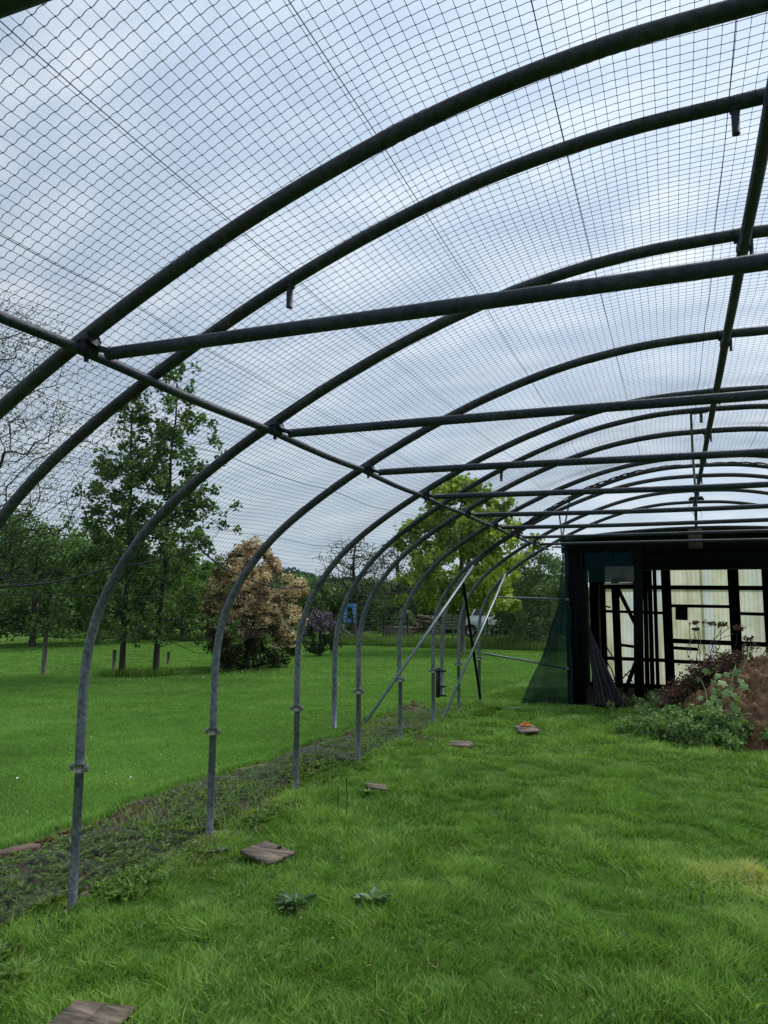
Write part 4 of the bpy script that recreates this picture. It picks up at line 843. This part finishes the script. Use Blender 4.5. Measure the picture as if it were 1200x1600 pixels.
for a_, b_ in (((1110, 1005), (1140, 980)), ((1115, 1003), (1126, 985)), ((1120, 1002), (1147, 990)), ((1078, 1002), (1077, 972)), ((1095, 1005), (1092, 978)), ((1075, 1008), (1088, 995))):
    mb.tube(catmull([at(a_[0], a_[1]+18, 10.95), at(*a_, 10.95), at(*b_, 10.95)], 4), .004, 4)
tag(mb.build('dry_stalks', WOODG), 'bare dry stalks standing between the dried flower heads', 'stalks')
def onm(px_, py_):
    d = ray(px_, py_)
    for t in np.linspace(7, 13, 240):
        p = EYE+d*t/d[1]
        if p[2] < mound_h(p[0], p[1])+.05: return p+np.array([0, -.05, .03])
    return EYE+d*10.6/d[1]
# leafy nettle patch at the foot
def leafy_plant(name, label, cat, stems, nleaf, ls, mat, group=None, base=None, asp=.75):
    base = stems[0][0] if base is None else base; root = empty(name, base, label, cat, group); mb = MB(); LP = []
    for P in stems:
        Q = catmull(P, 5); mb.tube(Q, np.linspace(.006, .003, len(Q)), 5, False)
        for q in Q[2:]:
            for _ in range(nleaf): LP.append(q+RN.normal(0, ls*.55, 3))
    mb.build('stems', mat, root); LP = np.array(LP); LP[:, 2] = np.maximum(LP[:, 2], .03); V, F = leaf_quads(LP, ls, .1, asp); mesh('leaves', V, F, mat, root, np.repeat(np.clip(RN.normal(.5, .2, len(LP)), 0, 1), 4))
NET_ = leafmat('nettle_leaf', [(0, (0.0668, 0.122, 0.0462)), (.5, (0.218, 0.35, 0.127)), (1, (0.417, 0.577, 0.231))], .3, .5, .25)
stems = []
for k in range(420):
    px_ = random.gauss(1070, 40); py_ = random.uniform(1100, 1150)+max(0, (px_-1030))*.15
    if (px_ > 1040 and py_ < 1122) or random.random() < .12: continue
    if py_ < 1100 and px_ < 985: continue
    p = onm(px_, py_) if px_ > 1025 else gnd(px_, py_); edge_ = 1-abs(px_-1062)/110; h_ = random.uniform(.08, .16)+.17*max(0, edge_)*random.uniform(.4, 1)
    z0 = max(float(mound_h(p[0], p[1])), 0); p[2] = z0-.02; d_ = np.array([random.uniform(-.12, .12), random.uniform(-.12, .08), h_]); stems.append([p, p+d_*.6, p+d_])
leafy_plant('nettle_patch', 'low spreading patch of grey green leafy plants at the foot of the soil heap', 'plants', stems, 6, .052, NET_)
# mallow climbing the heap
root = empty('mallow_plant', onm(1130, 1100), 'broad lobed green leaves sprawling up the front of the soil heap', 'plant')
mbl = MB(); mbs = MB(); spots = []
for a_, b_ in (((1105, 1125), (1095, 1060)), ((1120, 1125), (1150, 1040)), ((1140, 1125), (1160, 1075)), ((1100, 1120), (1120, 1045)), ((1155, 1060), (1170, 1010)), ((1130, 1128), (1175, 1118))):
    A, B = onm(*a_), onm(*b_); Q = catmull([A, (A+B)/2+[.03, -.06, .03], B], 6); mbs.tube(Q, .006, 5); spots += []
for px_, py_ in ((1107, 1052), (1098, 1068), (1122, 1048), (1133, 1072), (1120, 1085), (1146, 1092), (1150, 1060), (1128, 1108), (1110, 1100), (1150, 1112), (1135, 1090), (1115, 1070), (1095, 1090), (1160, 1080), (1125, 1062), (1105, 1110), (1142, 1105), (1112, 1095), (1124, 1098), (1138, 1060), (1144, 1078), (1128, 1085), (1150, 1100), (1156, 1068), (1118, 1060)): spots.append(onm(px_, py_))
for p in spots:
    r_ = random.uniform(.032, .06); c0 = np.array(p)+[random.gauss(0, .02), -.03, random.gauss(.01, .02)]; n_ = np.array([random.gauss(0, .35), -1, random.gauss(.7, .35)]); n_ /= np.linalg.norm(n_); u_ = np.cross(n_, [0, 0, 1.]); u_ /= np.linalg.norm(u_); v_ = np.cross(u_, n_)
    k_ = 20; th = np.linspace(0, 2*math.pi, k_, endpoint=False)+random.uniform(0, 6); rad_ = r_*(1+.26*np.cos(5*th))*(1-.0*th); V = [c0]+[c0+u_*math.cos(t)*q+v_*math.sin(t)*q-n_*.25*q*(.5+.5*math.cos(5*t)) for t, q in zip(th, rad_)]
    mbl.add(V, np.array([(0, 1+i_, 1+(i_+1) % k_) for i_ in range(k_)]), float(np.clip(random.gauss(.55, .2), 0, 1)))
mbs.build('stems', NET_, root); mbl.build('leaves', NET_, root)

# ------------------------------------------------------------------ lawn stakes and far things
for px_, y0_, y1_, r_, lab in ((67, 1056, 983, .05, 'leftmost wooden stake standing on the lawn left of the alders'), (177, 1046, 1015, .045, 'short thin stake just left of the left alder trunk'), (262, 1037, 1018, .045, 'short stake just right of the right alder trunk')):
    p = gnd(px_, y0_); Y = p[1]; h_ = at(px_, y1_, Y)[2]; mb = MB(); mb.tube([(p[0], Y, -.1), (p[0]+.02, Y, h_*.5), (p[0]+.01, Y, h_)], r_, 8); tag(mb.build('wooden_stake', WOODG), lab, 'stake', 'stakes on the lawn')
# grass tufts at the alder feet
for nm, px_, lab in (('a', 192, 'tuft of long dark grass around the foot of the left alder'), ('b', 243, 'tuft of long dark grass around the foot of the right alder')):
    p = gnd(px_, 1057); n = 900; x = RN.normal(p[0], .3, n); y = RN.normal(p[1], .25, n); o = blades(x, y, .17*RN.uniform(.4, 1.5, n), np.full(n, .012), .5, 'grass_tuft', GRASS, np.full(n, .3)); tag(o, lab, 'grass tuft')
# fence beyond the lawn
YFc = 31.5; fence = empty('wire_fence', (-12, YFc, 0), 'low wire fence with dark wooden posts beyond the long grass', 'fence')
for px_ in range(345, 980, 42):
    p = at(px_+random.randint(-5, 5), 1000, YFc); mb = MB(); mb.tube([(p[0], YFc, -.1), (p[0]+.02, YFc, .6), (p[0], YFc, 1.12)], .045, 7); mb.build('post', BARKD, fence)
for z_ in (.3, .55, .8, 1.05):
    a_ = at(345, 1000, YFc); b_ = at(980, 1000, YFc); ln = np.linspace(a_[0], b_[0], 60); mb = MB(); mb.tube(np.stack([ln, np.full(60, YFc-.05), z_+.02*np.sin(ln*3)], 1), .006, 4); mb.build('wire', WOODG, fence)
p = at(537, 985, 31); q = at(556, 1003, 31); root = empty('timber_strut', (p[0], 31, 0), 'grey post with slanting timber strut below the blue frame', 'post'); mb = MB(); mb.bar(p, (q[0], 31, .05), .09); mb.build('strut', WOODG, root); mb = MB(); mb.bar((p[0]-.05, 31, -.1), (p[0]-.05, 31, at(534, 975, 31)[2]), .12); mb.build('post', WOODG, root)
# blue frame
BLUE = surf('blue_paint', [(.3, (.05, .2, .5)), (.7, (.12, .32, .66))], 6, 5, .55); BLUEL = surf('pale_blue_paint', [(.3, (.22, .42, .66)), (.7, (.36, .55, .75))], 6, 5, .55)
YBl = 32.; a_ = at(537, 943, YBl); b_ = at(556, 974, YBl); w_, h_ = b_[0]-a_[0], a_[2]-b_[2]; root = empty('blue_frame', (a_[0], YBl, b_[2]), 'bright blue upright rectangular frame in front of the far tree line', 'frame')
for nm, c_, s_, mt in (('side_panel', (a_[0]+w_*.14, YBl, b_[2]+h_/2), (w_*.27, .06, h_), BLUE), ('side_panel', (a_[0]+w_*.86, YBl, b_[2]+h_/2), (w_*.27, .06, h_), BLUE), ('top_panel', (a_[0]+w_*.5, YBl, a_[2]-h_*.11), (w_*.46, .05, h_*.2), BLUE), ('bottom_panel', (a_[0]+w_*.5, YBl, b_[2]+h_*.11), (w_*.46, .05, h_*.2), BLUE)):
    mb = MB(); mb.box(c_, s_); mb.build(nm, mt, root)
for q in range(5):
    for s_ in (.14, .86): mb = MB(); mb.box((a_[0]+w_*s_, YBl-.045, b_[2]+h_*(.1+.2*q)), (w_*.15, .02, h_*.1)); mb.build('pale_patch', BLUEL, root)
for s_ in (.15, .85): mb = MB(); mb.bar((a_[0]+w_*s_, YBl+.08, 0), (a_[0]+w_*s_, YBl+.08, b_[2]+h_*.9), .07); mb.build('leg', WOODG, root)
# log pile, crate wall, car, timbers
LOGM = surf('cut_log', [(.3, (.06, .045, .032)), (.7, (.26, .19, .14))], 6, 6, .9)
gpt = at(665, 985, 33.); 
for q in range(34):
    lv = q % 5; x = gpt[0]+random.uniform(-.75, .75)*(1-lv*.17); z = .3+lv*.16+random.uniform(-.03, .03); L_ = random.uniform(.35, .8); a_ = random.uniform(-.5, .5); e = random.uniform(-.35, .35); mb = MB(); d_ = np.array([math.cos(a_)*L_/2, math.sin(a_)*L_/2-.1, e*L_/2]); y = 33+random.uniform(-.3, .3); r_ = random.uniform(.04, .08)
    mb.tube([np.array([x, y, z])-d_, np.array([x, y, z])+d_], r_, 8); tag(mb.build('log', LOGM), 'cut log in the jumbled log pile beyond the fence', 'log', 'logs in the pile beyond the fence')
YC = 32.5; a_ = at(693, 960, YC); b_ = at(722, 985, YC); root = empty('board_screen', (a_[0], YC, 0), 'grey wooden crate like screen of horizontal boards behind the maple trunk', 'screen')
for q in range(5):
    z_ = a_[2]-(a_[2]-b_[2])*(q+.5)/5; mb = MB(); mb.box(((a_[0]+b_[0])/2, YC, z_), (b_[0]-a_[0], .04, (a_[2]-b_[2])/5*.86)); mb.build('board', WOODG, root)
for s_ in (0, .5, 1): mb = MB(); mb.bar((a_[0]+(b_[0]-a_[0])*s_, YC+.06, 0), (a_[0]+(b_[0]-a_[0])*s_, YC+.06, a_[2]), .08); mb.build('post', WOODG, root)
a_ = at(596, 978, 34.5); b_ = at(650, 986, 34.5); root = empty('low_timber_stack', (a_[0], 34.5, 0), 'long low stack of grey timber left of the log pile', 'timber')
for q in range(4): mb = MB(); mb.box(((a_[0]+b_[0])/2+.1*(q % 2), 34.5, a_[2]-.07*q-.05), (b_[0]-a_[0], .5, .06)); mb.build('plank', WOODG, root)
mb = MB(); mb.box(((a_[0]+b_[0])/2, 34.5, (a_[2]-.3)/2), (b_[0]-a_[0]-.3, .4, a_[2]-.3)); mb.build('bearer', WOODG, root)
# white car
CAR = surf('white_car_paint', [(.3, (.62, .65, .68)), (.7, (.72, .75, .78))], 2, 2, .3, 0); GL = surf('dark_car_glass', [(.3, (.02, .03, .035)), (.7, (.05, .065, .07))], 2, 2, .1); TYR = surf('tyre_rubber', [(.3, (.01, .01, .01)), (.7, (.02, .02, .02))], 9)
YV = 35.5; cx = (at(735, 970, YV)[0]+at(775, 970, YV)[0])/2; k_ = 1.0; bx = .95; root = empty('white_car', (cx, YV, 0), 'white estate car parked beyond the fence behind the maple trunk', 'car')
prof = [(-2.1, .35), (-2.1, .78), (-1.95, .95), (-1.2, 1.03), (-.7, 1.42), (-.45, 1.5), (1.2, 1.5), (1.65, 1.35), (2.0, 1.0), (2.1, .85), (2.1, .35)]
sc_ = (at(775, 970, YV)[0]-at(735, 970, YV)[0])/4.2*1.35
def car_mesh(pr, w_, name, mat, inset=0):
    n = len(pr); V = [(cx+x*sc_*.75, YV+s_*w_*(1-.12*max(0, z-1.0)/.5), z) for s_ in (-1, 1) for x, z in pr]; F = [np.array([(k, (k+1) % n, n+(k+1) % n, n+k) for k in range(n)]), np.array([list(range(n))[::-1], list(range(n, 2*n))])]; mb = MB(); mb.add(V, F); return mb.build(name, mat, root)
car_mesh(prof, .85, 'body', CAR); 
for s0, s1 in ((-.62, .15), (.22, .95), (1.02, 1.5)): mb = MB(); y_ = YV-.83; mb.add([(cx+s0*sc_*.75-.12*(s0 < 0), y_-.03, 1.05), (cx+s1*sc_*.75, y_-.03, 1.05), (cx+s1*sc_*.75, y_+.03, 1.4), (cx+(s0+.1)*sc_*.75+.05, y_+.03, 1.4)], [(0, 1, 2, 3)]); mb.build('window', GL, root)
for s_ in (-1.3, 1.35):
    for t_ in (-1, 1): mb = MB(); mb.tube([(cx+s_*sc_*.75, YV+t_*.7, .32), (cx+s_*sc_*.75, YV+t_*.9, .32)], .32, 16); wh = mb.build('wheel', TYR, root); mb = MB(); mb.tube([(cx+s_*sc_*.75, YV+t_*.89, .32), (cx+s_*sc_*.75, YV+t_*.915, .32)], .19, 12); mb.build('rim', BRACKET, wh)
p = at(772, 985, 31); 
for k, (a_, b_) in enumerate((((762, 983), (792, 969)), ((755, 985), (788, 978)))):
    mb = MB(); mb.tube([at(*a_, 32), at(*b_, 32.2)], .06, 8); tag(mb.build('fallen_trunk', BARKD), ['slanting bare trunk right of the white car, upper one', 'slanting bare trunk right of the white car, lower one'][k], 'trunk')
